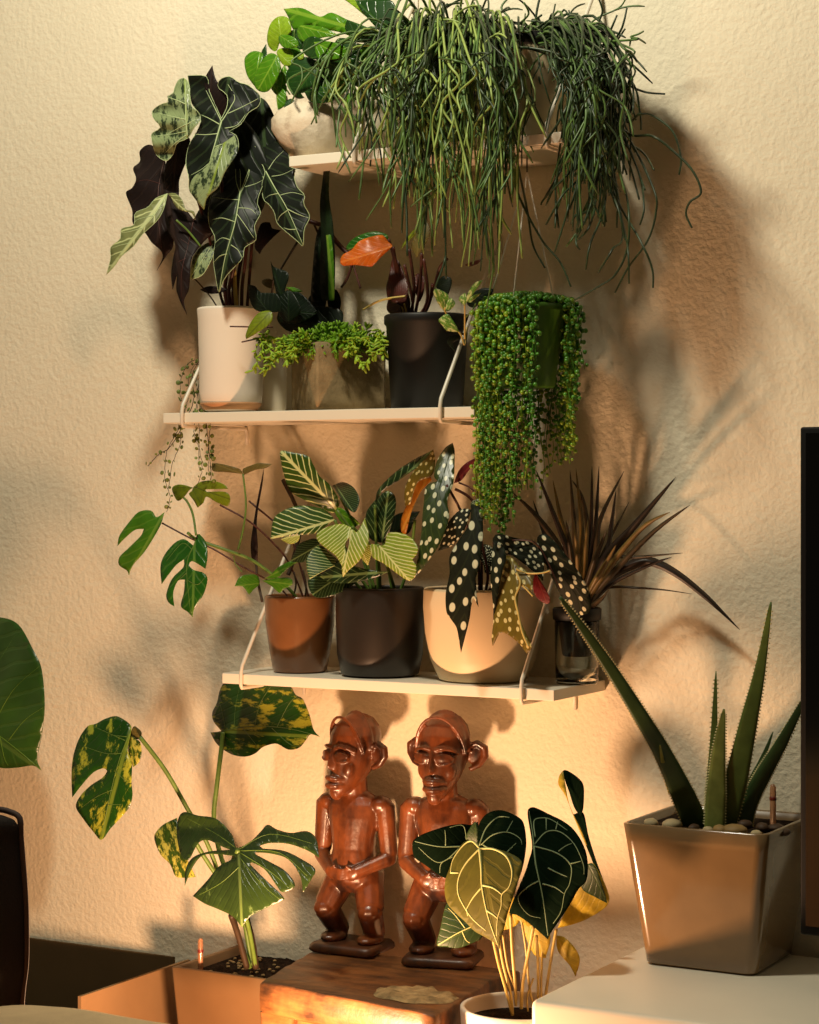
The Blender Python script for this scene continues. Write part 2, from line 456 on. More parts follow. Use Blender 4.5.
# padded arm: its rounded top edge is what shows along the bottom
dA = 1.20
top = [at(x, y, dA) for x, y in cr([(-190, 1012), (-100, 1000), (-20, 1003), (10, 997), (35, 992), (62, 991), (95, 994), (130, 1000), (180, 1008), (240, 1015), (300, 1024), (350, 1040), (370, 1075), (376, 1120)], 3)]
soft_slab(top, (0, -1, 0), .26, .05, 'arm', M['sofa'], so, .035)
dB = 1.0
bx = at(27, 900, dB).x
side = [at(x, y, dB) for x, y in cr([(-150, 812), (-60, 809), (-5, 809), (12, 812), (21, 818), (22, 835), (24, 860), (26.5, 895), (27.5, 930), (27, 965), (23, 1000), (22, 1060)], 3)]
soft_slab(side, (0, -1, 0), .16, .05, 'end_cushion', M['sofa_dark'], so, .012)
MB().tube([p+Vector((0, -.002, .0)) for p in side[6:]], .0035, 6).build('piping', M['piping'], so)

# ---------------------------------------------------------------- cardboard box with a black bag in it
M['card'] = plain('tan_cardboard', (140, 110, 76), .8, .15, .06, 14, bump=.15, bscale=60)
M['card_shaded'] = plain('shaded_cardboard', (84, 66, 42), .85, .1, .06, 14)  # same cardboard, with the shade inside the box put into a darker colour
zb = .244
b0 = onz(78, 993, zb); b1 = onz(173, 955, zb)
xr0 = b0.x; yf = -.30; bl = -2.62
bxo = thing('cardboard_box', ((xr0+bl)/2, -.15, 0), 'open tan cardboard box against the wall, dark inside, between sofa and planter', 'box')
MB().box((bl, -.018, .004), (b1.x+.01, -.012, zb)).build('back_panel', M['card_shaded'], bxo, smooth=False)
MB().box((xr0+.012, yf, .004), (xr0+.018, -.018, zb), ).build('side_panel', M['card'], bxo, smooth=False)
MB().box((bl-.006, yf, .004), (bl, -.012, zb)).build('side_panel', M['card'], bxo, smooth=False)
MB().box((bl, yf-.006, .004), (xr0+.018, yf, zb-.04)).build('front_panel', M['card'], bxo, smooth=False)
MB().box((bl, yf, .0), (xr0+.018, -.012, .004)).build('bottom_panel', M['card'], bxo, smooth=False)
t = NT('black_plastic_bag'); vo = t.noise(90, None, 3, .7)
M['bag'] = t.fin(t.ramp(vo, [(.62, (.006, .006, .007, 1)), (.72, (.25, .22, .2, 1))]), .25, .6)
m = MB()
cbx = (xr0+bl)/2
R = []
for i in range(14):
    ph = i/13; R.append([Vector((cbx+(.29*math.sin(math.pi*min(1, .18+ph*.82))+.0)*math.cos(a)*(1+.12*pnoise(Vector((math.cos(a)*2, math.sin(a)*2, ph*4)))),
        -.16+.115*math.sin(math.pi*min(1, .18+ph*.82))*math.sin(a), .006+.19*ph+.02*ph*pnoise(Vector((math.cos(a)*3, math.sin(a)*3, ph*6))))) for a in [2*math.pi*k/36 for k in range(36)]])
m.loft(R)
tag(m.build('plastic_bag', M['bag']), 'black crinkled plastic bag lying inside the open cardboard box', 'bag')

# ---------------------------------------------------------------- square planter profile helper
def square_ring(cx, cy, hw, z, r, rz=0, n=6):
    out = []
    for (sx, sy, a0) in ((1, 1, 0), (-1, 1, 90), (-1, -1, 180), (1, -1, 270)):
        for k in range(n+1):
            a = math.radians(a0+90*k/n)
            x = sx*(hw-r)+r*math.cos(a); y = sy*(hw-r)+r*math.sin(a)
            out.append(Vector((cx+x*math.cos(rz)-y*math.sin(rz), cy+x*math.sin(rz)+y*math.cos(rz), z)))
    return out
def square_pot(parent, cx, cy, z0, h, hb, ht, r, mat, rz=0, wall=.006, lip=.02, soil=None, bulge=0):
    R = []
    R.append(square_ring(cx, cy, hb-.006, z0, r*.8, rz))
    for i in range(9):
        f = i/8; R.append(square_ring(cx, cy, hb+(ht-hb)*f+bulge*math.sin(math.pi*f), z0+.004+(h-.004)*f, r, rz))
    R.append(square_ring(cx, cy, ht-wall*.5, z0+h+.0015, r, rz))
    for f in (1, .85, .5, .1): R.append(square_ring(cx, cy, hb+(ht-hb)*f-wall, z0+h*f, max(r-wall, .002), rz))
    o = MB().loft(R).build('pot', mat, parent)
    if soil is not None:
        zz = z0+h-lip; hs = hb+(ht-hb)*(zz-z0)/h-wall
        m = MB(); N = 26; vs = []
        for j in range(N+1):
            for i in range(N+1):
                x = (i/N*2-1)*hs; y = (j/N*2-1)*hs; e = min(1, (1-max(abs(i/N*2-1), abs(j/N*2-1)))*6)
                vs.append(Vector((cx+x*math.cos(rz)-y*math.sin(rz), cy+x*math.sin(rz)+y*math.cos(rz), zz+e*.006*pnoise(Vector((i*.8, j*.8, 3.3))))))
        m.add(vs, [(j*(N+1)+i, j*(N+1)+i+1, (j+1)*(N+1)+i+1, (j+1)*(N+1)+i) for j in range(N) for i in range(N)])
        m.build('soil', soil, parent)
    return o

# ---------------------------------------------------------------- carved stool
M['stool'] = wood('worn_brown_wood', (56, 33, 15), (132, 84, 42), .5, .08, (8, 50, 50), .5)
M['stool_pale'] = plain('scraped_raw_wood', (160, 136, 96), .8, .2, .45, 60, bump=.8, bscale=140, bdist=.003)
ZS = .306
sl = [(-1.625, -.325), (-1.648, -.075), (-1.365, -.055), (-1.300, -.165), (-1.285, -.385)]
st = thing('carved_stool', (-1.46, -.22, 0), 'low worn brown wooden stool carrying the two carved figures', 'stool')
sl = [(onz(259, 982, ZS).x, onz(259, 982, ZS).y), (onz(318, 947, ZS).x, onz(318, 947, ZS).y), (-1.335, -.075), (onz(491, 980, ZS).x, onz(491, 980, ZS).y), (-1.318, -.36)]
out = []
for i in range(5):
    a = Vector(sl[i]); b = Vector(sl[(i+1) % 5])
    for k in range(10):
        p = a.lerp(b, k/10); nn = .0035*pnoise(Vector((p.x*40, p.y*40, 1)))
        out.append(Vector((p.x+nn, p.y+nn, 0)))
def ring(z, s): 
    c = Vector((-1.46, -.2, 0)); return [Vector((c.x+(p.x-c.x)*s, c.y+(p.y-c.y)*s, z+.002*pnoise(p*30))) for p in out]
MB().loft([ring(ZS-.045, .97), ring(ZS-.04, 1.0), ring(ZS-.02, 1.005), ring(ZS-.003, 1.0), ring(ZS, .985), ring(ZS, .5)]).build('top', M['stool'], st)
for (x, y) in ((-1.60, -.285), (-1.62, -.10), (-1.345, -.09), (-1.345, -.335)):
    MB().loft([square_ring(x, y, .022+.006*abs(f-.5)*2, ZF+(ZS-.043)*f, .006) for f in (0, .15, .3, .5, .7, .85, 1)]).build('leg', M['stool'], st)
for (a, b) in (((-1.60, -.285), (-1.345, -.335)), ((-1.62, -.10), (-1.345, -.09)), ((-1.6, -.285), (-1.62, -.1)), ((-1.345, -.335), (-1.345, -.09))):
    A = Vector((a[0], a[1], 0)); B = Vector((b[0], b[1], 0)); n = (B-A).normalized().cross(Vector((0, 0, 1)))*.008
    m = MB(); R = []
    for i in range(9):
        f = i/8; p = A.lerp(B, f); zb_ = ZS-.095+.028*math.sin(math.pi*f)
        R.append([p+n+Vector((0, 0, zb_)), p-n+Vector((0, 0, zb_)), p-n+Vector((0, 0, ZS-.042)), p+n+Vector((0, 0, ZS-.042))])
    m.loft(R).build('apron', M['stool'], st, smooth=False)
# scraped pale relief on the seat
m = MB(); c0 = onz(415, 996, ZS)
R = []
for rr in (1, .9, .6, .3, .02):
    R.append([Vector((c0.x+.062*rr*math.cos(a)*(1+.25*pnoise(Vector((math.cos(a)*1.5, math.sin(a)*1.5, 7)))), c0.y+.040*rr*math.sin(a)*(1+.2*pnoise(Vector((math.cos(a)*2, math.sin(a)*2, 2)))),
        ZS+(.0005 if rr == 1 else .004+.005*pnoise(Vector((math.cos(a)*rr*4, math.sin(a)*rr*4, 5)))))) for a in [2*math.pi*k/40 for k in range(40)]])
m.loft(R, (False, True)).build('scraped_patch', M['stool_pale'], st)

# ---------------------------------------------------------------- carved figures
M['figure'] = wood('polished_red_brown_wood', (34, 15, 7), (122, 64, 29), .38, .2, (30, 30, 8), .4)
M['figure_dark'] = wood('dark_carved_base', (44, 24, 12), (88, 48, 22), .45, .2)
def cap(m, a, b, ra, rb, n=7, sides=12, flat=1.0, up=None):
    a = Vector(a); b = Vector(b); pts = [a-(b-a).normalized()*ra*.75]; r = [ra*.45]
    for i in range(n): pts.append(a.lerp(b, i/(n-1))); r.append(ra+(rb-ra)*i/(n-1))
    pts.append(b+(b-a).normalized()*rb*.75); r.append(rb*.45)
    m.tube(pts, r, sides, flat, up)
def figure(x, y, rz, head_rz, hgt, label, tilt=0.0):
    z0 = ZS+.002
    th = thing('carved_statue', (x, y, z0), label, 'statue', None, rz)
    m = MB()
    E = lambda c, r, ang=(0, 0, 0), s=12: m.ball(c, r, Matrix.Rotation(ang[2], 3, 'Z') @ Matrix.Rotation(ang[1], 3, 'Y') @ Matrix.Rotation(ang[0], 3, 'X'), s, 8)
    for s in (-1, 1):
        E((s*.031, -.006, .018), (.019, .028, .009))                              # foot
        cap(m, (s*.030, .010, .024), (s*.037, -.018, .062), .0165, .0195)          # calf
        E((s*.038, -.024, .064), (.017, .016, .013), (.3, 0, 0), 8)               # knee block
        cap(m, (s*.037, -.016, .066), (s*.021, .006, .110), .0205, .025)          # thigh
        E((s*.020, .016, .108), (.023, .022, .024))                               # buttock
        # arms: shoulder, upper arm, forearm, hand on the belly
        E((s*.044, .004, .219), (.018, .018, .014))
        cap(m, (s*.050, .004, .218), (s*.057, .006, .146), .0145, .0125, flat=1.1)
        E((s*.057, .004, .140), (.0125, .014, .0125), (0, 0, 0), 8)
        cap(m, (s*.056, .0, .139), (s*.020, -.034, .121), .0118, .0095)
        E((s*.014, -.037, .1195), (.013, .006, .010), (0, s*.35, 0))              # palm
        for k in range(4):                                                        # fingers laid across the belly
            zz = .1265-k*.0046
            cap(m, (s*.011, -.0405, zz), (-s*.004+s*.001*k, -.0425, zz-.0018), .0026, .0021, 4, 7)
        cap(m, (s*.017, -.039, .126), (s*.010, -.043, .1315), .0028, .0022, 4, 7)  # thumb
    # trunk
    R = []
    for z, rx, ry, yo in ((.088, .034, .026, .004), (.105, .041, .032, .0), (.125, .038, .034, -.002), (.15, .033, .030, .0), (.175, .036, .029, 0), (.2, .042, .029, .001), (.218, .046, .025, .003), (.230, .036, .020, .004), (.238, .018, .014, .004)):
        R.append([Vector((rx*math.cos(a), yo+ry*math.sin(a), z)) for a in [2*math.pi*k/20 for k in range(20)]])
    m.loft(R)
    E((0, -.016, .140), (.028, .016, .026))                                       # belly
    cap(m, (0, .004, .225), (0, 0, .262), .020, .019)                             # neck
    # head, turned on the neck
    T = Matrix.Translation((0, 0, .238)) @ Matrix.Rotation(head_rz, 4, 'Z') @ Matrix.Rotation(tilt, 4, 'X') @ Matrix.Diagonal((1.0, 1.0, .87, 1))
    h = MB()
    def HE(c, r, ang=(0, 0, 0), s=14): h.ball(c, r, Matrix.Rotation(ang[2], 3, 'Z') @ Matrix.Rotation(ang[1], 3, 'Y') @ Matrix.Rotation(ang[0], 3, 'X'), s, 9)
    R = []
    for z, rx, ry, yo in ((-.006, .008, .010, -.030), (.002, .015, .016, -.026), (.014, .021, .024, -.018), (.028, .0265, .032, -.010), (.045, .031, .037, -.004), (.062, .0345, .040, .0), (.08, .0365, .041, .002), (.098, .036, .040, .004), (.113, .031, .035, .006), (.126, .021, .024, .008), (.133, .008, .010, .008)):
        R.append([Vector((rx*math.cos(a), yo+ry*math.sin(a), z)) for a in [2*math.pi*k/22 for k in range(22)]])
    h.loft(R)
    # cap line: a raised band from ear to ear over the brow
    band = []
    for k in range(15):
        a = math.pi*k/14; band.append(Vector((-.0385*math.cos(a), -.010-.016*math.sin(a), .068+.061*math.sin(a))))
    h.tube(band, .0028, 8)
    band2 = [Vector((-.037*math.cos(math.pi*k/14), .004, .072+.063*math.sin(math.pi*k/14))) for k in range(15)]
    h.tube(band2, .0042, 8)
    # nose: narrow ridge widening at the nostrils
    h.loft([[Vector((wd*q, yy-dp*(1-abs(q))*1.0, z)) for q in (-1, -.5, 0, .5, 1)]+[Vector((wd, yy+.02, z)), Vector((-wd, yy+.02, z))] for z, wd, yy, dp in
        ((.080, .004, -.036, .004), (.070, .005, -.038, .008), (.058, .0065, -.036, .013), (.047, .009, -.034, .018), (.041, .010, -.032, .017), (.038, .008, -.030, .010))])
    for s in (-1, 1):
        HE((s*.0165, -.0355, .0635), (.0145, .0075, .0098), (0, s*.12, s*.32))      # eye mass
        ey = [Vector((s*(.0165+.0135*math.cos(a)), -.0415+.006*abs(math.cos(a)), .0630+.0078*math.sin(a))) for a in [math.pi*k/8 for k in range(9)]]
        h.tube(ey, .0019, 6)                                                      # upper lid
        h.tube([Vector((s*(.0165+.0135*q), -.0432+.0055*abs(q), .0585-.004*(1-q*q))) for q in (-1, -.6, -.2, .2, .6, 1)], .0018, 6)
        h.tube([Vector((s*.004, -.0385, .078)), Vector((s*.014, -.0400, .0805)), Vector((s*.026, -.033, .078)), Vector((s*.034, -.022, .070))], .0032, 7)  # brow
        HE((s*.019, -.024, .040), (.010, .010, .016), (0, s*.25, 0))               # cheek
        # ear: a cupped disc standing off the head
        h.tube([Vector((s*.036, .006, .080)), Vector((s*.048, .008, .086)), Vector((s*.058, .012, .078)), Vector((s*.058, .013, .064)), Vector((s*.050, .010, .050)), Vector((s*.037, .006, .042))], [.004, .0058, .0062, .0062, .0056, .004], 8)
        HE((s*.044, .011, .065), (.013, .004, .017), (0, 0, s*.15))
    # mouth: two thick lips on a forward muzzle
    HE((0, -.031, .020), (.017, .013, .012))
    for zz, yy, rr in ((.0255, -.0465, .0052), (.0135, -.0460, .0056)):
        h.tube([Vector((q*.0175, yy+.014*q*q, zz+(.0012 if zz > .02 else -.0008)*(1-2*q*q))) for q in (-1, -.6, -.2, .2, .6, 1)], [.0018, rr*.9, rr, rr, rr*.9, .0018], 8)
    HE((0, -.035, -.001), (.011, .009, .013), (.35, 0, 0), 8)                    # pointed chin
    m.add([T @ Vector(v) for v in h.v], h.f)
    k = hgt/.377
    W = world_mat(th)
    m.v = [tuple(W @ Vector((v[0]*k, v[1]*k, v[2]*k))) for v in m.v]
    m.build('figure', M['figure'], th, remesh=.00155)
    b = MB(); R = []
    for z, sx, sy in ((0, .052, .042), (.003, .054, .044), (.009, .053, .043), (.013, .050, .040)):
        R.append([W @ Vector((sx*max(-1, min(1, 1.35*math.cos(a)))*(1+.05*pnoise(Vector((math.cos(a), math.sin(a), 3)))), sy*max(-1, min(1, 1.35*math.sin(a)))-.006, z)) for a in [2*math.pi*q/28 for q in range(28)]])
    b.loft(R).build('base', M['figure_dark'], th)
    return th
p1 = at(354, 955, .072)
figure(p1.x, -.072, math.radians(2), math.radians(-24), .378, 'carved wooden figure with parted lips, face turned to the left, hands on belly')
p2 = at(444, 968, .078)
figure(p2.x, -.078, math.radians(14), math.radians(-10), .388, 'carved wooden figure facing forward with closed eyes, partly behind the veined leaves')
# ---------------------------------------------------------------- plant materials
G = {}
G['alo'] = leaf_mat('alocasia_dark_blade', 'plain', (14, 20, 13), (60, 78, 46), 6, 1.2, rough=.42, trans=.03, spec=.25)
G['alo_s'] = leaf_mat('alocasia_silver_blade', 'variegated', (40, 54, 32), (138, 152, 106), thr=.45, rough=.35, trans=.08)
G['alo_r'] = leaf_mat('alocasia_maroon_underside', 'plain', (26, 15, 14), (44, 28, 22), 6, 1.2, rough=.55, trans=.03, spec=.2)
G['alo_v'] = plain('pale_leaf_vein', (176, 190, 140), .5, .3, .06, 30)
G['alo_y'] = leaf_mat('alocasia_olive_blade', 'pinnate', (122, 126, 76), (196, 200, 140), 6, 1.1, .08, rough=.45, trans=.15)
G['stem_r'] = plain('maroon_petiole', (72, 36, 28), .45, .4, .25, 60)
G['stem_g'] = plain('green_petiole', (92, 118, 48), .45, .4, .2, 60)
G['stem_y'] = plain('pale_yellow_petiole', (196, 170, 96), .45, .4, .15, 60)
G['stem_d'] = plain('dark_thin_stem', (58, 44, 30), .5, .3, .2, 60)
G['hoya'] = leaf_mat('bright_round_leaf', 'plain', (82, 138, 22), (150, 186, 60), 5, .9, rough=.28, trans=.28)
G['hoya_d'] = leaf_mat('deep_green_round_leaf', 'plain', (28, 62, 20), (60, 96, 36), 5, .9, rough=.28, trans=.1)
G['hoya_y'] = leaf_mat('lime_round_leaf', 'plain', (142, 176, 36), (180, 206, 84), 5, .9, rough=.3, trans=.3)
G['dark'] = leaf_mat('dark_glossy_leaf', 'plain', (12, 24, 12), (26, 44, 20), 6, 1, rough=.4, trans=.04, spec=.3)
G['orange'] = leaf_mat('orange_leaf', 'plain', (214, 104, 24), (235, 140, 60), 8, 1.2, rough=.4, trans=.25)
G['maroon'] = leaf_mat('maroon_leaf', 'plain', (76, 32, 24), (104, 56, 40), 6, 1.2, rough=.4, trans=.1)
G['olive'] = leaf_mat('olive_brown_leaf', 'plain', (104, 92, 42), (130, 116, 60), 6, 1.2, rough=.5, trans=.15)
G['pothos'] = leaf_mat('cream_edged_leaf', 'variegated', (96, 140, 44), (212, 214, 140), thr=.5, trans=.2)
G['mini'] = leaf_mat('split_leaf_green', 'plain', (72, 124, 22), (128, 160, 58), 6, 1.1, rough=.32, trans=.22)
G['mini_d'] = leaf_mat('split_leaf_deep_green', 'plain', (36, 92, 20), (110, 150, 60), 6, 1.1, rough=.28, trans=.12)
G['mini_y'] = leaf_mat('split_leaf_olive_lime', 'plain', (128, 144, 28), (90, 96, 30), 6, 1.1, rough=.35, trans=.28)
G['birkin'] = leaf_mat('white_striped_green_leaf', 'pinnate', (54, 84, 24), (212, 220, 152), 8, 1.25, .105, rough=.32, trans=.15, mid=.02)
G['birkin_y'] = leaf_mat('white_striped_lime_leaf', 'pinnate', (150, 168, 54), (230, 232, 160), 8, 1.25, .17, rough=.35, trans=.25, mid=.02)
G['birkin_d'] = leaf_mat('white_striped_dark_leaf', 'pinnate', (26, 48, 20), (110, 136, 84), 8, 1.25, .06, rough=.3, trans=.08, mid=.02)
G['bego'] = leaf_mat('silver_spotted_dark_leaf', 'spotted', (26, 30, 18), (212, 210, 178), dscale=10, c3=(56, 66, 34), rough=.6, trans=.05, spec=.15)
G['bego_g'] = leaf_mat('silver_spotted_green_leaf', 'spotted', (44, 62, 26), (214, 216, 180), dscale=11, c3=(90, 112, 50), rough=.35, trans=.12)
G['bego_y'] = leaf_mat('spotted_yellowing_leaf', 'spotted', (112, 96, 28), (220, 206, 140), dscale=11, c3=(90, 70, 20), rough=.4, trans=.2)
G['bego_r'] = leaf_mat('wine_red_leaf', 'plain', (104, 22, 26), (130, 50, 44), 6, 1, rough=.4, trans=.15)
G['gold'] = leaf_mat('orange_sheath', 'plain', (186, 116, 30), (200, 150, 60), 5, 1, rough=.4, trans=.25)
G['drac'] = plain('bronze_blade', (64, 50, 30), .42, .4, .35, 40, trans=.08)
G['drac_d'] = plain('dark_bronze_blade', (42, 30, 22), .42, .4, .3, 40)
G['drac_y'] = plain('golden_olive_blade', (120, 96, 48), .42, .4, .3, 40, trans=.15)
G['var'] = leaf_mat('yellow_splashed_green_leaf', 'variegated', (32, 74, 18), (172, 176, 56), thr=.52, rough=.26, trans=.12)
G['var_y'] = leaf_mat('half_yellow_leaf', 'variegated', (56, 84, 22), (192, 190, 84), thr=.48, rough=.3, trans=.2)
G['var_d'] = leaf_mat('deep_green_split_leaf', 'variegated', (46, 66, 26), (96, 120, 66), thr=.6, rough=.3, trans=.06, c3=(120, 140, 80))
G['big'] = leaf_mat('broad_quilted_leaf', 'plain', (52, 88, 30), (88, 116, 50), 6, .9, rough=.32, trans=.12)
G['anth'] = leaf_mat('velvet_dark_leaf', 'plain', (9, 22, 11), (16, 32, 17), 5, 1, rough=.8, trans=.01, spec=.02)
G['anth_o'] = leaf_mat('velvet_olive_leaf', 'plain', (84, 82, 26), (100, 96, 34), 5, 1, rough=.6, trans=.1, spec=.2)
G['anth_m'] = leaf_mat('velvet_mid_green_leaf', 'plain', (38, 60, 22), (64, 86, 34), 5, 1, rough=.45, trans=.1)
G['anth_y'] = leaf_mat('yellow_leaf_underside', 'plain', (196, 172, 50), (214, 194, 90), 5, 1, rough=.5, trans=.4)
G['vein'] = plain('cream_vein', (206, 204, 132), .5, .3, .05, 30)
G['vein_d'] = plain('grey_green_vein', (126, 146, 108), .5, .3, .05, 30)
G['rhi'] = plain('trailing_cactus_green', (78, 104, 50), .42, .4, .3, 50)
G['rhi_l'] = plain('trailing_cactus_light_green', (136, 154, 76), .42, .4, .2, 50)
G['rhi_d'] = plain('trailing_cactus_dark_green', (42, 58, 32), .42, .4, .3, 50)

# ---------------------------------------------------------------- string plant behind the tall white pot
G['heart'] = plain('round_string_leaf', (106, 118, 52), .45, .4, .35, 60)
M['cream_pot'] = plain('cream_glazed_pot', (226, 212, 186), .35, .5, .04, 10)
sp = shelf_pot('trailing_string_plant', 214, .040, Z2, 'thin string plant with tiny round leaves trailing off the middle shelf by the white pot')
c = sp.location
pot_parts(sp, c, [(.022, 0), (.026, .03), (.029, .055)], M['cream_pot'], .05, .026, M['soil'], .003, 32)
rnd = random.Random(4)
strs = [[(205, 372), (196, 360), (184, 370), (180, 392), (184, 412), (177, 432), (167, 452), (165, 478), (170, 497), (167, 512)],
        [(206, 374), (199, 362), (192, 378), (194, 400), (183, 424), (171, 446), (158, 455), (148, 466)],
        [(208, 372), (202, 366), (198, 388), (196, 412), (194, 432), (200, 452), (202, 470), (196, 488)],
        [(210, 374), (205, 370), (203, 395), (206, 420), (208, 440), (210, 462), (211, 480)],
        [(207, 373), (196, 364), (189, 380), (188, 400), (181, 425), (180, 444), (173, 462), (168, 490)],
        [(209, 373), (199, 370), (197, 396), (199, 420), (199, 446), (199, 468)],
        [(211, 374), (207, 372), (207, 398), (210, 426), (208, 452), (209, 476)]]
for s in strs:
    dd = [.04, .05, .07]+[.14+.006*i for i in range(len(s)-3)]
    m = MB(); cc = cr([(q[0], q[1], e) for q, e in zip(s, dd)], 8)
    P3 = [at(q.x+rnd.uniform(-.5, .5), q.y, q.z) for q in cc]
    m.tube(P3, .00055, 4)
    o = m.build('trailing_stem', G['stem_d'], sp)
    m = MB()
    for i in range(3, len(P3), 3):
        if rnd.random() < .7:
            for s_ in (-1, 1):
                r_ = rnd.uniform(.0022, .0042) if i < 40 else rnd.uniform(.0016, .0038)
                p = P3[i]+RX*s_*(r_*1.1)+Vector((0, rnd.uniform(-.003, .003), rnd.uniform(-.002, .002)))
                m.ball(p, (r_, r_*.35, r_), Matrix.Rotation(rnd.uniform(-1, 1), 3, 'Z') @ Matrix.Rotation(rnd.uniform(-.6, .6), 3, 'X'), 9, 5)
    if m.v: m.build('round_leaves', G['heart'], o)

# ---------------------------------------------------------------- alocasia in the tall white pot
M['pot_white'] = plain('matt_white_ceramic', (236, 222, 204), .45, .4, .03, 8)
M['warm_shade'] = plain('warm_shade_tint', (198, 146, 104), .75, .2, .1, 30)
al = shelf_pot('potted_alocasia', 231, .128, Z2, 'dark arrow-leaved plant with silver veins in a tall white cylindrical pot')
c = al.location; k = scale_at(231, .128)
rb = 32.5/k; hp = 104/k
pot_parts(al, c, [(rb*.60, .0), (rb*.80, .004), (rb*.93, .012), (rb*.97, .03), (rb*.99, hp*.6), (rb*1.02, hp*.9), (rb*1.05, hp-.003), (rb*1.045, hp)], M['pot_white'], hp-.018, rb*.96, M['soil'], .0045, 64)
MB().lathe([(rb*.60, .0003), (rb*.805, .0043), (rb*.935, .0122), (rb*.95, .015), (rb*.9, .016), (rb*.5, .002)], 64, c).build('warm_shade_ring', M['warm_shade'], al)  # tinted ring: shade and warm low light under the pot put into colour
V = G['alo_v']
D0 = .15
# dark leaves behind first
leaf(al, 'P', '243,105 262,98 275,118 283,150 288,165 284,185 268,202 262,182 255,152 245,140 238,150 236,122', G['alo'], .12, base=(262, 100), tip=(268, 202), fold=.1)
leaf(al, 'C', '330,-110 260,-180 205,-150 205,-95 170,-60 185,-5 165,40 133,66 165,155 170,225 230,270 265,320 310,360 322,395 290,465 335,395 372,345 380,250 400,150 400,60 345,10', G['alo_r'], .13, .17, fold=.15, wave=.03,
     veins=['330,-105 300,40 300,200 315,350', '310,20 240,0 180,10', '302,120 230,150 170,160'], vmat=G['stem_r'], vr=.0008)
leaf(al, 'C', '340,60 420,130 480,200 515,140 550,190 578,260 520,330 470,400 462,470 455,560 430,620 445,690 410,620 392,560 395,480 372,560 365,480 375,400 385,330 345,250 330,160', G['alo_r'], .16, .2, fold=.2, wave=.04,
     veins=['480,200 450,340 420,460 415,600', '455,330 410,300', '440,400 400,420'], vmat=G['stem_r'], vr=.0008)
leaf(al, 'C', '520,340 480,390 468,440 462,510 520,490 560,430 587,360 592,305 560,320', G['alo_s'], .17, .18, veins=['590,310 530,400 470,490', '540,380 490,380', '530,400 570,390'], vmat=V, vr=.0007, margin=.00055)
leaf(al, 'C', '512,562 550,545 605,545 655,560 620,578 560,582', G['alo_r'], .15, fold=.1)
leaf(al, 'B', '320,740 355,610 410,600 420,632 475,645 432,682 370,750 350,785', G['alo_r'], .10, fold=.1)
leaf(al, 'C', '510,150 560,120 590,200 590,260 560,300 530,240', G['alo_r'], .16)
leaf(al, 'A', '538,95 575,28 592,95 625,140 662,200 655,290 610,310 560,260 540,170', G['alo_r'], .15, base=7, tip=1, fold=.1)
# right leaf
leaf(al, 'B', '380,300 345,220 330,100 370,60 430,80 480,150 520,200 525,270 557,288 550,330 570,395 612,440 606,490 642,565 610,640 606,745 560,700 500,650 450,600 435,540 400,490 372,465 362,380', G['alo'], .155, .185, fold=.2, wave=.03,
     veins=['385,300 440,400 510,520 605,735', '420,330 480,320 545,290', '400,290 440,230 490,180', '470,440 540,425 605,440', '510,520 570,550 640,575', '510,530 470,560 455,590', '460,430 410,440 380,460', '560,640 520,640 490,630'], vmat=V, vr=.0011, margin=.00055)
# long front leaf
leaf(al, 'P', '240.2,193.5 244.8,185 249.6,169.6 245.3,151.6 250.4,145.3 255.6,146.5 259,155 264.1,161 259.5,169.6 264.1,179.8 259,195 257.3,204 260.7,213 254.4,226 256,239.7 244.8,247.4 242.6,258 225,277.7 218.8,294 215.2,274 213.3,258 215.2,238.6 209.4,225 208.4,211 212.3,192 225,169 234,154 240,170', G['alo'], .175, .205,
     fold=.18, wave=.03, tip=(218.8, 294), veins=[[(240, 193), (235, 223), (225, 258), (219.2, 292)], [(240, 193), (245, 180), (250, 166), (252, 150)], [(245, 187), (255, 184), (263, 180)], [(249, 168), (256, 164), (262, 160)],
     [(238, 208), (250, 209), (257, 215)], [(237, 214), (245, 225), (254, 238)], [(240, 200), (225, 199), (212, 197)], [(235, 222), (222, 218), (212, 220)], [(230, 240), (222, 238), (215, 243)], [(231, 245), (238, 250), (242, 258)], [(227, 254), (220, 256), (214, 262)], [(240, 193), (236, 180), (236, 160)]], vmat=V, vr=.0011, margin=.00055)
leaf(al, 'P', '205,128 240,118 264,150 266,200 245,232 218,238 203,200', G['alo'], .14, base=1, tip=5)
leaf(al, 'A', '395,390 455,395 460,470 425,560 405,620 402,690 370,700 328,690 328,600 345,505', G['alo_r'], .15, base=0, tip=6)
# central leaf
leaf(al, 'A', '622,300 560,160 545,85 450,80 470,220 515,290 505,350 455,440 440,530 455,600 457,662 480,700 532,768 550,700 605,650 640,570 705,470 702,395 660,365 720,330 760,270 812,235 819,185 760,130 710,115 665,85 615,100 605,140 650,180 650,240', G['alo'], .185, .21, fold=.15, wave=.035, tip=(532, 768),
     veins=['622,315 592,420 560,540 533,755', '622,318 670,240 690,190 655,125', '655,275 730,240 815,195', '612,330 560,300 520,282', '600,378 540,383 485,380', '590,445 640,430 692,455', '570,520 520,560 465,590', '556,580 600,575 640,575', '550,620 510,640 470,665', '622,315 590,250 540,150', '545,680 580,650 600,640', '640,350 700,335 745,280'], vmat=V, vr=.0014, margin=.00055)
leaf(al, 'A', '690,385 705,470 640,570 605,650 550,700 532,768 480,700 457,662 480,600 550,540 590,450 640,420', G['alo_s'], .196, .214, base=(640, 420), tip=(532, 768), fold=-.1)
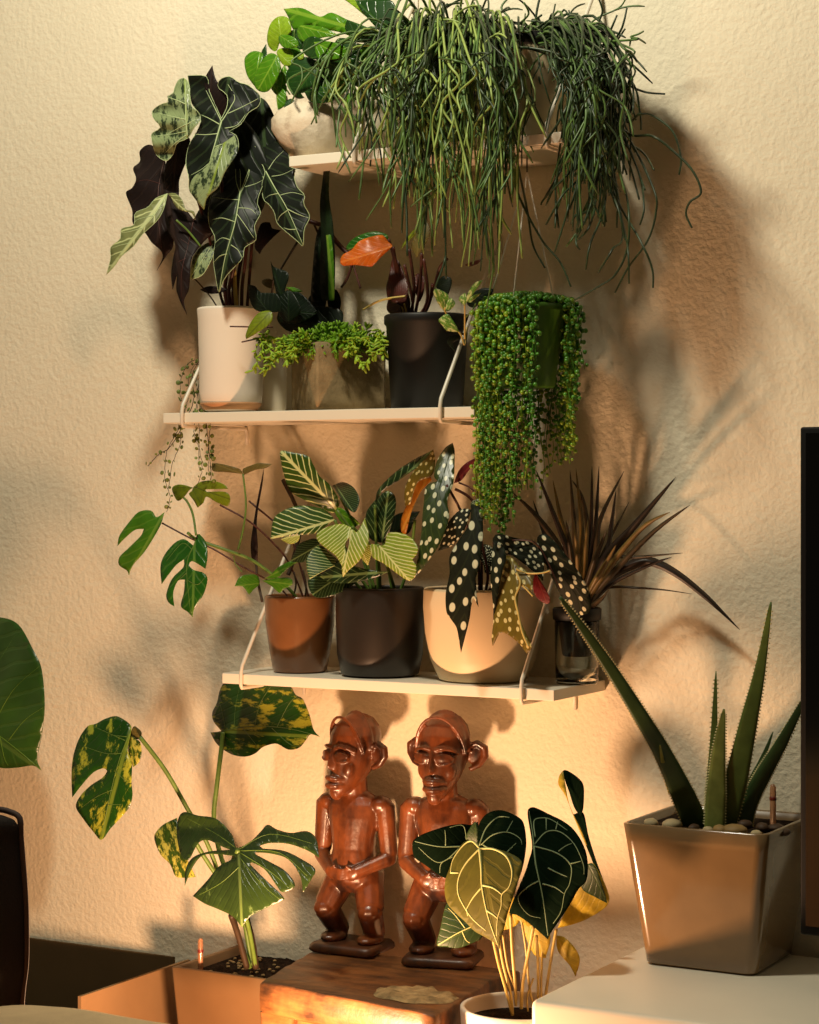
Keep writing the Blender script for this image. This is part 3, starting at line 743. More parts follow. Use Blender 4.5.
# upper-left silver leaf
leaf(al, 'A', '440,400 460,150 440,97 405,100 385,135 372,175 345,185 350,215 310,228 268,262 275,300 310,345 265,378 268,420 285,480 315,508 345,515 375,480 395,425 450,400 480,350 515,305 505,268 468,235 462,170', G['alo_s'], .20, .185, base=(445, 395), tip=(435, 97), fold=.12, wave=.05,
     veins=['448,392 440,300 440,200 435,100', '440,305 370,290 300,272', '436,225 390,205 350,192', '440,365 370,380 275,390', '440,330 400,350 310,400', '445,330 480,310 510,300', '440,385 380,430 330,480'], vmat=V, vr=.0014, margin=.00055)
# lower-left light leaf
leaf(al, 'C', '345,70 285,95 245,140 180,170 175,230 110,250 105,300 55,345 55,400 33,485 75,440 110,390 170,340 220,275 290,210 325,150', G['alo_y'], .20, .24, tip=15 and (33, 485), fold=.1,
     veins=['340,75 270,190 150,320 40,475', '280,180 200,200 178,215', '220,245 150,265 110,270', '150,325 100,335 60,350', '300,150 320,140 325,130'], vmat=V, vr=.0010, margin=.00055)
leaf(al, 'C', '345,70 385,68 420,100 440,150 480,160 488,205 470,170 430,160 390,140 365,90', G['alo_y'], .19, fold=.1)
for s, d, r, mt in (('645,672 620,600 600,500 560,300 500,100', (.128, .18), .0022, 'stem_r'), ('672,672 660,560 690,420 712,100', (.128, .175), .003, 'stem_r'), ('700,672 692,560 688,460', (.13, .15), .0034, 'stem_y'),
                    ('725,672 728,540 745,400 770,100', (.12, .15), .003, 'stem_r'), ('752,672 765,500 780,300 800,60', (.115, .14), .0026, 'stem_r'), ('655,672 640,560 650,400 620,0', (.12, .17), .0032, 'stem_r'),
                    ('610,668 560,590 480,500', (.14, .17), .0012, 'stem_d'), ('515,340 450,260 390,205', (.18, .2), .0016, 'stem_g'), ('700,672 705,520 730,300 700,-100', (.12, .13), .0032, 'stem_r'),
                    ('680,672 678,500 640,250 560,-40', (.12, .15), .003, 'stem_r')):
    stem(al, 'C', s, G[mt], d, r, 'leaf_stalk')

# ---------------------------------------------------------------- dark-leaved plant in a cream pot between the white pot and the planter
dk = shelf_pot('dark_leaved_houseplant', 273, .044, Z2, 'dark glossy-leaved plant with one tall strap leaf, in a cream pot behind the white pot')
c = dk.location; k = scale_at(273, .044)
pot_parts(dk, c, [(12/k, 0), (13.2/k, .003), (13.8/k, .06), (14.4/k, 70/k), (14.2/k, 72/k)], M['cream_pot'], 62/k, 12.4/k, M['soil'], .004, 48)
leaf(dk, 'G', '95,330 130,340 160,372 240,380 262,460 200,472 130,460 100,400', G['dark'], .15, .14, base=5)
leaf(dk, 'G', '290,380 350,370 410,420 440,480 340,530 250,520 250,460', G['dark'], .10, base=6)
leaf(dk, 'G', '240,500 300,440 380,450 440,440 540,450 580,480 550,560 420,580 300,570', G['dark'], .085, base=6)
leaf(dk, 'G', '250,400 300,360 340,400 360,470 300,520 250,480', G['dark'], .125, base=4)
leaf(dk, 'G', '400,412 430,370 470,355 492,400 482,460 430,472', G['dark'], .07)
leaf(dk, 'G', '500,372 540,355 566,400 560,462 510,462', G['dark'], .06)
leaf(dk, 'G', '165,310 200,300 228,320 212,350 170,332', G['olive'], .08)
leaf(dk, 'G', '208,210 225,240 292,265 300,300 280,370 292,460 250,500 238,380 222,300', G['dark'], .12, base=(290, 460), tip=(208, 210))
leaf(dk, 'G', '210,468 212,520 150,572 84,610 80,590 105,528 150,475', G['mini_y'], .19, .2, base=0, tip=(82, 605))
leaf(dk, 'G', '285,345 330,345 375,365 330,372', G['mini'], .09)
leaf(dk, 'P', '330,300 322,300 320,270 321,235 320,205 322,185 325,160 327,122 330,122 330,160 329,195 333,225 335,262 334,300', G['dark'], .085, .10, base=0, tip=(328, 122), fold=-.02)
leaf(dk, 'P', '334,300 329,300 328,262 326,235 323,214 325,212 331,235 334,265', G['mini'], .095, .105, base=0, tip=(324, 212), fold=.0)
leaf(dk, 'P', '318,302 311,300 313,265 316,238 321,222 323,240 323,270 323,300', G['dark'], .075, base=0, tip=(321, 222))
stem(dk, 'G', '262,248 300,185 350,105', G['stem_d'], (.10, .13), .0018)
stem(dk, 'G', '405,5 450,20 480,30 520,80 570,140 620,185', G['stem_r'], (.09, .07), .0035)
stem(dk, 'G', '600,170 620,230 600,300 570,345', G['stem_r'], .07, .0022)
stem(dk, 'G', '610,180 640,260 668,350', G['stem_r'], .065, .0018)
stem(dk, 'G', '262,470 258,380 262,248', G['stem_d'], (.08, .10), .0018)
stem(dk, 'G', '480,470 478,300 470,130 430,20', G['stem_d'], (.06, .08), .002)
stem(dk, 'G', '230,250 200,480', G['stem_d'], (.11, .08), .0016)

# ---------------------------------------------------------------- sedum in the concrete planter
t = NT('cast_concrete'); n = t.noise(26, None, 5, .65)
t.bump(t.noise(160, None, 4, .7), .5, .0025)
M['concrete'] = t.fin(t.ramp(n, [(.35, lin((122, 104, 74))), (.68, lin((160, 138, 102)))]), .88, .15)
dS = .098
se = shelf_pot('potted_sedum', 338, dS, Z2, 'bright green creeping sedum spilling over a square concrete planter')
c = se.location; k = scale_at(338, dS); a = math.radians(31+21.6-90)
hs = 37/k; hh = 66/k
square_pot(se, c.x, c.y, Z2, hh, hs*.985, hs, .004, M['concrete'], a, wall=.007, lip=.008, soil=M['soil'])
G['sedum'] = plain('sedum_green', (104, 146, 26), .45, .35, .4, 70, trans=.12)
G['sedum_l'] = plain('sedum_lime', (152, 182, 50), .45, .35, .25, 70, trans=.15)
rnd = random.Random(7)
def sprig(m, pts, nleaf, ls):
    N = len(pts); m.tube(pts, [.0011]*N, 4)
    for i in range(nleaf):
        f = (i+.5)/nleaf; p = pts[min(N-1, int(f*(N-1)))]; t_ = (pts[min(N-1, int(f*(N-1))+1)]-pts[max(0, int(f*(N-1))-1)]).normalized()
        a_ = i*2.4; u = t_.orthogonal().normalized(); v = t_.cross(u)
        dr = (u*math.cos(a_)+v*math.sin(a_)+t_*(.45+.8*f)).normalized(); l = ls*rnd.uniform(.7, 1.15)
        e = p+dr*l
        Q = dr.to_track_quat('Z', 'Y').to_matrix()
        m.ball(p+dr*l*.5, (l*.24, l*.17, l*.55), Q, 6, 5)
for i in range(260):
    a_ = rnd.uniform(0, 2*math.pi); rr = hs*math.sqrt(rnd.random())*1.15
    x0 = c.x+rr*math.cos(a_); y0 = c.y+rr*math.sin(a_)
    px_ = rnd.uniform(-1, 1)
    edge = rr > hs*.7
    m = MB()
    if edge or rnd.random() < .35:
        out_ = rnd.uniform(.012, .036); drop = rnd.uniform(-.005, .035)
        if y0 > c.y: out_ *= .5
        P0 = Vector((x0, y0, Z2+hh-.006)); dr = Vector((math.cos(a_), math.sin(a_), 0))
        pts = [P0.lerp(P0+dr*out_, t_)+Vector((0, 0, .016*math.sin(math.pi*min(1, t_*1.1)*.75)-drop*t_*t_)) for t_ in [q/6 for q in range(7)]]
    else:
        P0 = Vector((x0, y0, Z2+hh-.008)); dr = Vector((rnd.uniform(-1, 1), rnd.uniform(-1, 1), 0))*.5
        h_ = rnd.uniform(.018, .042)
        pts = [P0+(dr+Vector((0, 0, 1)))*h_*q/5 for q in range(6)]
    for p in pts: p.y = min(p.y, -.008)
    sprig(m, pts, rnd.randint(11, 16), rnd.uniform(.009, .0125))
    if i < 84: m.build('sprig', G['sedum' if rnd.random() < .65 else 'sedum_l'], se)
    else:
        if i == 84: rest = MB()
        rest.add(m.v, m.f)
o = rest.build('sprig_mass', G['sedum'], se); o['kind'] = 'stuff'
# long sprigs trailing left over the cream and white pots
for s, n_ in (('200,560 150,620 130,680 140,740 112,775', 12), ('190,600 130,610 60,625', 0), ('220,548 100,547 0,545', 0), ('260,620 240,680 200,750 170,770', 22), ('300,640 300,690 290,730', 16), ('240,600 180,640 160,690', 18), ('270,600 250,660 235,710', 22), ('330,610 320,660 330,700', 16),
              ('640,600 620,650 600,680', 16), ('700,600 720,680 700,740', 18), ('740,580 790,640 780,700', 16), ('760,560 770,640 740,690', 18), ('600,620 640,680 690,760', 20), ('200,590 190,640 215,690 190,720', 18), ('180,580 160,610 170,650', 12)):
    p = tr('G', s); cc = cr([(q[0], q[1], .165+.02*i) for i, q in enumerate(p)], 5)
    m = MB(); sprig(m, [at(q.x, q.y, min(q.z, .2)) for q in cc], n_, .011)
    m.build('trailing_sprig', G['sedum_l'] if n_ else G['stem_r'], se)
stem(se, 'E', '170,510 230,475 290,455 385,442', G['stem_y'], (.12, .13), .0017, 'bare_stem')

# ---------------------------------------------------------------- orange-leaved plant in the black pot
M['black_pot'] = plain('matt_black_plastic', (15, 14, 13), .5, .4, .1)
op = shelf_pot('orange_leaved_houseplant', 427, .088, Z2, 'plant with one orange leaf and cream-edged shoots in a black pot on the middle shelf')
c = op.location; k = scale_at(427, .088)
pot_parts(op, c, [(34/k, 0), (36/k, .002), (41/k, 84/k), (43/k, 86/k), (43/k, 93/k), (42.5/k, 94/k)], M['black_pot'], 84/k, 40/k, M['soil'], .003, 56)
leaf(op, 'E', '85,205 85,185 130,140 220,110 292,125 300,150 200,150 130,190', G['mini_d'], .11, .12, base=(290, 130), fold=.05)
leaf(op, 'E', '320,185 300,165 270,130 220,135 150,160 110,205 65,230 52,268 70,285 130,282 205,290 220,285 262,240', G['orange'], .15, .17, base=0, tip=(52, 268), fold=.18, wave=.04)
leaf(op, 'E', '320,240 350,260 380,330 400,400 385,470 340,480 300,460 288,400 300,345', G['maroon'], .12, fold=.15, tip=3, base=5)
leaf(op, 'E', '460,60 500,60 510,130 445,245 418,190 430,140', G['olive'], .13, fold=.1, base=3, tip=0)
leaf(op, 'E', '480,60 430,100 385,160 360,205 400,165 450,110', G['mini_y'], .17, fold=.05)
leaf(op, 'E', '400,440 320,430 290,500 320,540 380,560 410,500', G['maroon'], .09, fold=.1)
leaf(op, 'E', '545,400 575,340 620,350 620,390 600,450', G['dark'], .12, fold=.05)
leaf(op, 'E', '460,470 480,420 480,340 440,330 430,400', G['maroon'], .1, fold=.05)
leaf(op, 'E', '690,280 735,262 785,248 750,280 710,290', G['maroon'], .13, fold=.05)
for s in ('385,555 360,480 330,260 300,150', '400,555 400,450 345,300 325,190', '410,560 430,400 405,200', '430,560 460,400 470,220', '420,560 420,450 380,280', '450,560 500,450 480,250', '395,560 380,500 340,470', '445,560 520,440 560,300 600,250', '470,560 510,470 525,380'):
    stem(op, 'E', s, G['stem_r'], (.09, .13), .0024, 'leaf_stalk')
stem(op, 'E', '370,555 375,520 362,480', G['stem_y'], (.10, .12), .0014, 'leaf_stalk')
stem(op, 'E', '388,552 390,520 380,480', G['stem_y'], (.10, .12), .0014, 'leaf_stalk')
# cream-edged shoots
leaf(op, 'E', '585,520 550,472 530,420 545,402 600,430 612,470', G['pothos'], .175, .185, base=0, tip=3)
leaf(op, 'E', '592,518 600,470 622,450 642,480 612,515', G['pothos'], .185)
leaf(op, 'E', '660,625 600,618 575,590 556,562 600,532 625,560 648,595', G['pothos'], .18, .19)
leaf(op, 'E', '600,680 615,650 655,640 665,660 630,680 640,725', G['dark'], .17)
leaf(op, 'E', '688,490 660,462 668,440 692,425 700,460', G['pothos'], .185)
leaf(op, 'E', '695,480 705,430 740,375 785,358 760,390 725,440', G['pothos'], .185, .19)
leaf(op, 'E', '700,465 740,435 775,425 720,475', G['pothos'], .18)
leaf(op, 'E', '700,470 740,420 790,400 835,405 830,430 790,470 730,500', G['dark'], .16)
stem(op, 'E', '700,600 690,690 670,640 640,600 590,520 590,500', G['stem_y'], (.15, .18), .0013)
stem(op, 'E', '690,660 690,560 690,480', G['stem_y'], (.16, .185), .0013)
stem(op, 'E', '690,555 730,510 745,480', G['stem_g'], (.17, .185), .001)
stem(op, 'E', '500,560 600,590 690,640', G['stem_d'], (.10, .16), .0018)

# ---------------------------------------------------------------- round-leaved plant in the rough white bowl
t = NT('rough_pale_ceramic'); n = t.noise(22, None, 5, .6)
t.bump(t.noise(45, None, 4, .7), .5, .004)
M['rough'] = t.fin(t.ramp(n, [(.3, lin((150, 120, 96))), (.5, lin((214, 196, 170))), (.7, lin((226, 210, 186)))]), .6, .3)
ho = shelf_pot('round_leaved_houseplant', 320, .098, Z1, 'glossy round-leaved green plant in a rough pale ceramic bowl on the top shelf')
c = ho.location; k = scale_at(320, .098)
fn = lambda a, z: 1+.05*math.sin(3*a+z*40)+.06*pnoise(Vector((math.cos(a)*2, math.sin(a)*2, z*30)))
pot_parts(ho, c, [(26/k, 0), (30/k, .003), (40/k, 18/k), (47/k, 32/k), (46/k, 42/k), (39/k, 52/k), (35/k, 58/k), (37/k, 64/k)], M['rough'], 52/k, 33/k, M['soil'], .004, 56, fn)
for i, (s, mt, d, b_, kw) in enumerate((
    ('640,0 819,0 860,60 900,130 850,200 780,170 720,110 670,50', 'hoya_d', .12, (850, 190), {}),
    ('560,-20 640,0 700,60 730,110 690,80 630,30', 'hoya_y', .11, None, {}),
    ('275,45 370,42 460,85 520,65 600,100 680,130 760,165 819,195 760,232 700,215 640,195 560,165 480,150 400,130 330,155 300,90', 'hoya', .12, (819, 195), {}),
    ('600,100 680,130 760,165 830,200 780,235 700,215 640,195 590,150', 'hoya_d', .135, None, {}),
    ('300,95 250,85 208,122 190,190 200,240 235,262 262,205 312,165', 'hoya_y', .13, (262, 205), {}),
    ('160,275 185,225 190,300 180,340', 'hoya_d', .12, None, {}),
    ('125,440 90,390 75,330 80,290 120,262 168,275 162,320 132,380', 'hoya', .14, (150, 300), {}),
    ('550,200 640,215 662,280 630,340 560,345 515,310', 'hoya_d', .13, None, {}),
    ('360,132 470,138 565,185 480,192 380,215 345,180', 'hoya', .145, None, {}),
    ('240,262 300,245 325,290 320,335 270,330', 'hoya_y', .14, None, {}),
    ('255,182 300,180 345,205 345,240 280,245 252,215', 'hoya', .15, None, {}),
    ('290,372 335,305 395,292 470,330 445,380 420,440 380,500 330,492 292,430', 'hoya_d', .15, (440, 340), {}),
    ('520,360 590,380 612,430 570,490 500,485 480,430', 'hoya', .13, None, {}),
    ('430,380 500,360 520,420 480,470 420,470', 'hoya_d', .12, None, {}),
    ('370,250 380,210 420,186 470,200 500,215 560,220 598,255 580,295 520,317 440,305 390,285', 'hoya_d', .165, (400, 300), {'fold': .05}),
    ('430,215 510,212 590,240 585,290 520,305 450,295', 'hoya', .170, None, {'fold': -.05}),
    ('200,275 245,288 258,350 232,420 190,470 142,462 123,420 150,332', 'hoya', .165, (240, 290), {}),
    ('240,440 285,470 280,540 245,562 238,500', 'hoya', .15, None, {}),
    ('280,330 250,380 230,430 260,470 290,420 300,380', 'hoya', .14, None, {}),
    ('285,520 330,500 330,540 275,590', 'hoya_d', .15, None, {}),
    ('345,280 380,275 375,300 350,305', 'hoya_y', .15, None, {}),
    ('600,470 625,490 615,570 595,590', 'hoya', .16, None, {}),
    ('300,170 360,150 430,190 400,240 330,250', 'hoya_d', .125, None, {}),
    ('300,240 350,250 380,300 330,360 290,330', 'hoya', .13, None, {}),
    ('440,300 520,315 600,330 640,380 560,400 470,360', 'hoya_d', .14, None, {}),
    ('620,330 700,320 740,380 690,450 620,420', 'hoya_d', .13, None, {}),
    ('650,220 720,240 740,300 690,330 650,290', 'hoya', .12, None, {}),
    ('380,470 460,440 540,470 520,520 420,525', 'hoya_d', .165, None, {}),
    ('200,420 240,400 290,440 280,500 230,480', 'hoya', .14, None, {}))):
    leaf(ho, 'D', s, G[mt], d, base=(b_ if b_ else 0), **kw)
for s in ('330,520 320,420 300,300 262,205', '350,520 340,400 400,300 420,250', '340,520 280,400 240,300', '330,520 260,420 150,310', '360,520 420,380 560,200', '370,520 480,380 640,190', '345,520 330,350 330,150', '380,520 500,450 590,400', '390,520 560,330 760,170', '400,520 600,300 830,160', '335,520 300,500 262,480'):
    stem(ho, 'D', s, G['stem_g'], (.10, .13), .0013, 'leaf_stalk')

# ---------------------------------------------------------------- the two trailing cacti
M['beige_pot'] = plain('pale_beige_pot', (206, 186, 150), .5, .4, .05, 10)
def rhip(th, crown, specs, seed, n_parts, mats, r0=.0018):
    """specs: (count, crown px range, arch reach, end px range, end py range, depth range)"""
    rnd = random.Random(seed); made = 0; rest = None
    for (cnt, (cx0, cx1, cy0, cy1), (ex0, ex1), (ey0, ey1), (d0, d1), up, bul) in specs:
        for i in range(cnt):
            f = rnd.random()
            cx = cx0+(cx1-cx0)*f; cy = rnd.uniform(cy0, cy1)
            ex = ex0+(ex1-ex0)*min(1, max(0, f+rnd.uniform(-.3, .3))); ey = ey0+(ey1-ey0)*rnd.random()**.8
            dc = crown; de = rnd.uniform(d0, d1)
            ux = cx+(ex-cx)*rnd.uniform(.45, .8)+rnd.uniform(-8, 8); uy = cy-rnd.uniform(*up)
            mx = ex+(bul if not isinstance(bul, tuple) else rnd.uniform(*bul)); my = cy+(ey-cy)*rnd.uniform(.35, .6)
            wv = rnd.uniform(1, 8)*rnd.choice((-1, 1)); cross = rnd.uniform(-26, 26) if rnd.random() < .28 else 0
            pts = [(cx, cy, dc), (ux, uy, (dc+de)/2), (mx+wv-cross*.5, cy+(my-cy)*.55, de), (mx-wv*.6, my, de+rnd.uniform(-.015, .015)), (ex+wv*.5+cross, (my+ey)/2, de), (ex+cross*1.3+rnd.uniform(-9, 9), ey, de+rnd.uniform(-.015, .015))]
            cc = cr(pts, 5); m = MB()
            P3 = [at(q.x, q.y, max(.012, q.z)) for q in cc]
            n_ = len(P3); r = r0*rnd.uniform(.75, 1.25)
            m.tube(P3, [r*(1-.3*j/(n_-1)) for j in range(n_)], 6)
            # forks near the end
            for b_ in range(rnd.choice((0, 1, 2, 2, 3))):
                j = rnd.randint(n_//3, n_-3); p = P3[j]; dr = (P3[j+1]-P3[j]).normalized()
                sd = RX*rnd.uniform(-1.1, 1.1)+Vector((0, rnd.uniform(-.5, .5), 0)); l = rnd.uniform(.025, .075); q = [p]
                for kx in range(1, 6):
                    dr = (dr+sd*.35/kx+Vector((0, 0, -.10))).normalized(); q.append(q[-1]+dr*l/5)
                for z in q: z.y = min(z.y, -.01)
                m.tube(q, [r*.85]*5+[r*.5], 5)
            mt = rnd.choice(mats)
            if made < n_parts: m.build('trailing_stem', mt, th)
            else:
                rest = rest or {}
                rest.setdefault(mt.name, (MB(), mt))[0].add(m.v, m.f)
            made += 1
    mm = None
    if rest:
        first = True
        for nm, (m, mt) in rest.items():
            o = m.build('stem_mass', mt, th); o['kind'] = 'stuff'

rl = shelf_pot('trailing_cactus', 438, .098, Z1, 'light green trailing cactus with pencil-thin stems filling the middle of the top shelf', group='thin-stemmed trailing cacti')
c = rl.location; k = scale_at(438, .098)
pot_parts(rl, c, [(34/k, 0), (36/k, .003), (44/k, 86/k), (46/k, 90/k), (46/k, 98/k)], M['black_pot'], 88/k, 42/k, M['soil'], .003, 48)
gl = [G['rhi'], G['rhi'], G['rhi_l'], G['rhi_d']]
rhip(rl, .11, [
    (40, (410, 470, 38, 58), (368, 440), (120, 215), (.16, .27), (5, 38), (-8, 6)),
    (14, (405, 440, 38, 58), (340, 385), (95, 165), (.17, .24), (2, 28), (-6, 4)),
    (64, (415, 490, 38, 58), (405, 498), (170, 280), (.18, .28), (5, 40), (-6, 8)),
    (14, (440, 490, 38, 58), (480, 515), (150, 262), (.18, .26), (5, 40), (-6, 14)),
    (60, (410, 480, 35, 55), (385, 500), (50, 160), (.17, .29), (8, 46), (-14, 14)),
    (12, (410, 470, 40, 55), (300, 380), (75, 140), (.17, .22), (0, 18), (-4, 12)),
    (16, (430, 490, 35, 50), (395, 500), (0, 40), (.1, .24), (0, 20), (-14, 14)),
], 11, 96, gl)
rr_ = shelf_pot('trailing_cactus', 527, .090, Z1, 'dark green trailing cactus with wiry stems in a pale beige pot on the top shelf', group='thin-stemmed trailing cacti')
c = rr_.location; k = scale_at(527, .09)
pot_parts(rr_, c, [(30/k, 0), (32/k, .003), (38/k, 86/k), (39/k, 96/k)], M['beige_pot'], 90/k, 37/k, M['soil'], .004, 48)
MB().lathe([(37/k, 92/k), (41/k, 96/k), (42/k, 106/k), (40/k, 107/k), (36/k, 94/k)], 40, c).build('nursery_liner', M['black_pot'], rr_)
gd = [G['rhi_d'], G['rhi_d'], G['rhi']]
sp_ = []
for s, d in (('P:600,70 625,120 640,114 655,117 673,132 681,158 679,175', .18), ('P:590,80 625,131 652,136 672,150 692,170 701,192 690,202 686,214 692,228', .18), ('P:600,100 630,140 654,190 656,212 648,240 628,268 615,293', .19),
             ('P:590,100 622,180 629,215 627,250 615,275 598,287 575,300', .2), ('P:590,120 615,195 640,240 652,268 653,288', .2), ('P:600,120 622,220 628,250 629,284', .21), ('P:590,100 622,225 612,250 598,273', .2),
             ('P:585,90 606,190 590,245 586,270', .21), ('P:580,80 588,150 570,172 545,198 541,205', .19), ('P:580,90 585,165 562,196 546,225', .2), ('P:575,90 580,200 576,240 580,250', .21), ('P:580,110 592,200 576,215 571,224', .2),
             ('P:590,55 604,44 612,27 617,15', .15), ('P:590,60 607,48 621,30 627,8', .16), ('P:590,62 612,46 625,29', .15), ('P:590,62 608,72 626,84 645,92 665,94', .16), ('P:560,60 600,58 632,82 640,112 641,130', .17),
             ('P:500,60 503,120 515,185 540,237 560,262 571,287', .19), ('P:500,80 520,175 528,215 533,245 545,268', .18), ('P:590,120 596,190 590,225 575,243', .19), ('P:590,100 600,170 617,205 625,240', .2), ('P:600,130 640,150 654,170', .19),
             ('P:610,110 630,150 645,190', .19), ('P:600,100 636,165 644,205 640,225', .19)):
    p = tr('P', s[2:]); sp_.append(([(q[0], q[1], .10+(d-.10)*min(1, i*.5)) for i, q in enumerate(p)]))
    p0 = sp_[-1]
    cc = cr([(540, 42, .095)]+p0 if p0[0][1] > 66 else p0, 8); m = MB()
    P3 = [at(q.x, q.y, q.z) for q in cc]; n_ = len(P3)
    m.tube(P3, [.0021*(1-.4*j/(n_-1)) for j in range(n_)], 6); m.build('trailing_stem', G['rhi_d'], rr_)
rhip(rr_, .10, [
    (66, (535, 560, 36, 50), (568, 622), (110, 200), (.13, .24), (5, 26), (-2, 10)),
    (34, (535, 560, 36, 50), (562, 606), (150, 240), (.14, .24), (0, 22), (0, 16)),
    (9, (500, 550, 34, 46), (490, 560), (100, 215), (.16, .26), (5, 30), (-10, 16)),
    (26, (520, 565, 34, 50), (560, 630), (60, 110), (.12, .24), (2, 24), (-8, 12)),
    (16, (500, 560, 34, 46), (470, 640), (20, 70), (.10, .22), (0, 20), (-8, 8)),
    (10, (500, 560, 34, 46), (455, 600), (-12, 20), (.06, .16), (8, 30), (-8, 8)),
], 5, 72, gd)

# ---------------------------------------------------------------- string of pearls
G['pearl'] = plain('pearl_green', (72, 128, 34), .3, .5, .35, 60, trans=.08)
G['pearl_l'] = plain('pearl_lime', (128, 160, 40), .3, .5, .25, 60, trans=.12)
G['green_pot'] = plain('green_plastic_pot', (78, 122, 40), .4, .4, .05, 10, trans=.1)
dP = .135
hp_ = at(527, 300, dP)
ps = thing('string_of_pearls', (hp_.x, -dP, at(527, 388, dP).z), 'string-of-pearls plant in a green pot hanging by three cords beside the middle shelf', 'hanging plant')
k = scale_at(527, dP); c = ps.location; hP = 82/k
pot_parts(ps, c, [(26/k, 0), (28/k, .002), (38/k, hP-.008), (40.5/k, hP-.007), (40.5/k, hP)], G['green_pot'], hP-.006, 37/k, M['soil'], .0025, 40)
hook = Vector((c.x, -dP, Z1-TT))
m = MB()
hz = at(527, 172, dP).z
for i, a_ in enumerate((math.radians(200), math.radians(275), math.radians(-20))):
    q = Vector((c.x+39.5/k*math.cos(a_), c.y+39.5/k*math.sin(a_), c.z+hP-.002))
    MB().tube([q, Vector((c.x, c.y, hz))], .0011, 6).build('cord', M['rod'], ps)
MB().tube([Vector((c.x, c.y, hz-.002)), Vector((c.x, c.y, Z1-TT-.0)), ], .0013, 6).build('hook', M['steel'], ps)
rnd = random.Random(21)
def pearl_len(px):   # how far down the strands reach, by where they hang
    pts = [(468, 455), (478, 520), (490, 542), (508, 545), (520, 505), (533, 492), (545, 505), (560, 478), (572, 462), (582, 440)]
    for (x0, y0), (x1, y1) in zip(pts, pts[1:]):
        if x0 <= px <= x1: return y0+(y1-y0)*(px-x0)/(x1-x0)
    return 440
np_ = 0; restm = MB()
for i in range(92):
    a_ = 2*math.pi*(i/92)+rnd.uniform(-.05, .05)
    Rr = 39.5/k; Ro = (rnd.uniform(42, 57))/k
    if -.95 < a_-2*math.pi*(a_ > math.pi) < -.2 and rnd.random() < .93:     # bare patch that shows the pot
        continue
    dr = Vector((math.cos(a_), math.sin(a_), 0))
    if dr.y > .2: Ro = 44/k
    top_ = c+Vector((0, 0, hP+.004))
    X = c+dr*Ro
    ppx = 409.5+F_PX*((X-Vector((0, -DC, H))).dot(RX))/((X-Vector((0, -DC, H))).dot(FW))
    zb_ = at(ppx, pearl_len(ppx), dP).z+ rnd.choice((rnd.uniform(0, .02), rnd.uniform(.0, .10)))
    path = [top_+dr*Rr*.3, top_+dr*Rr*.8+Vector((0, 0, .006)), top_+dr*Rr*1.06+Vector((0, 0, .001))]
    z = path[-1].z-.012; wob = rnd.uniform(0, 6)
    while z > zb_:
        path.append(c+dr*(Ro+.0016*math.sin(z*90+wob))+Vector((.004*math.sin(z*45+wob*2), .002*math.sin(z*70+wob), z-c.z))); z -= .012
    for p in path: p.y = min(p.y, -.01); p.x = max(p.x, xf(474)+.008)
    cc = cr(path, 4); m = MB(); m.tube(cc, .0006, 4)
    j = 0; side = rnd.uniform(0, 6); acc = 0; nxt = .003
    for q0, q1 in zip(cc, cc[1:]):
        acc += (q1-q0).length
        if acc > nxt:
            acc = 0; nxt = rnd.choice((.0028, .0045, .006, .0095 if q0.z < c.z+.02 else .004)); side += 2.3+rnd.uniform(-.5, .5)
            f = (c.z+hP-q0.z)/.2
            r_ = rnd.uniform(.0030, .0044)*(1-.3*min(1, max(0, f)))
            m.ball(q0+Vector((math.cos(side), math.sin(side), rnd.uniform(-.3, .3)))*r_*rnd.uniform(1.1, 2.0), r_, None, 8, 5)
    mt = G['pearl'] if rnd.random() < .62 else G['pearl_l']
    m.build('pearl_strand', mt, ps); np_ += 1
m = MB()
for i in range(420):
    a_ = rnd.uniform(0, 2*math.pi); rr = 42/k*math.sqrt(rnd.random()); r_ = rnd.uniform(.003, .0042)
    m.ball(c+Vector((rr*math.cos(a_), rr*math.sin(a_), hP+.004+.010*(1-(rr*k/42)**2)+rnd.uniform(-.002, .004))), r_, None, 8, 5)
o = m.build('pearl_mound', G['pearl'], ps); o['kind'] = 'stuff'
# ================================================================ lower shelf
M['copper'] = plain('copper_brown_glaze', (122, 78, 44), .28, .5, .12, 20, coat=.3)
mi = shelf_pot('climbing_split_leaf_plant', 300, .100, Z3, 'plant with long stems and split leaves reaching left from a copper-brown pot')
c = mi.location; k = scale_at(300, .1)
pot_parts(mi, c, [(24/k, 0), (27/k, .003), (31/k, 24/k), (34.5/k, 50/k), (35.5/k, 74/k), (35/k, 76/k)], M['copper'], 68/k, 33/k, M['soil'], .004, 56)
leaf(mi, 'M', '330,370 290,395 262,362 200,368 150,420 100,490 90,542 130,500 180,460 225,455 210,490 150,550 100,600 98,640 140,670 148,692 170,640 230,570 280,490 312,430', G['mini'], .17, .19, base=0, tip=(148, 692), fold=.1)
leaf(mi, 'M', '500,482 478,540 430,508 380,530 330,590 310,650 316,738 350,690 390,640 430,610 428,650 370,710 340,790 350,830 380,852 375,780 400,720 435,715 430,780 415,850 450,880 475,907 480,870 530,790 550,710 530,680 480,665 455,640 470,620 510,640 540,660 550,600 545,530 520,492', G['mini_d'], .20, .22, base=(485, 530), tip=(475, 907), fold=.12,
     veins=['490,520 450,610 445,700 465,890', '470,560 420,530 340,620', '445,680 400,720', '450,720 500,740 540,700'], vmat=G['stem_g'], vr=.001)
leaf(mi, 'M', '478,245 440,232 400,228 370,245 380,285 400,312 430,292 460,255', G['mini_y'], .13, fold=.1)
leaf(mi, 'M', '480,240 520,213 580,208 640,230 656,250 540,253 545,265 640,265 666,290 656,337 600,320 545,290 530,320 500,346 480,310 455,275 470,262', G['mini_y'], .14, .15, base=0, tip=(656, 300), fold=.1)
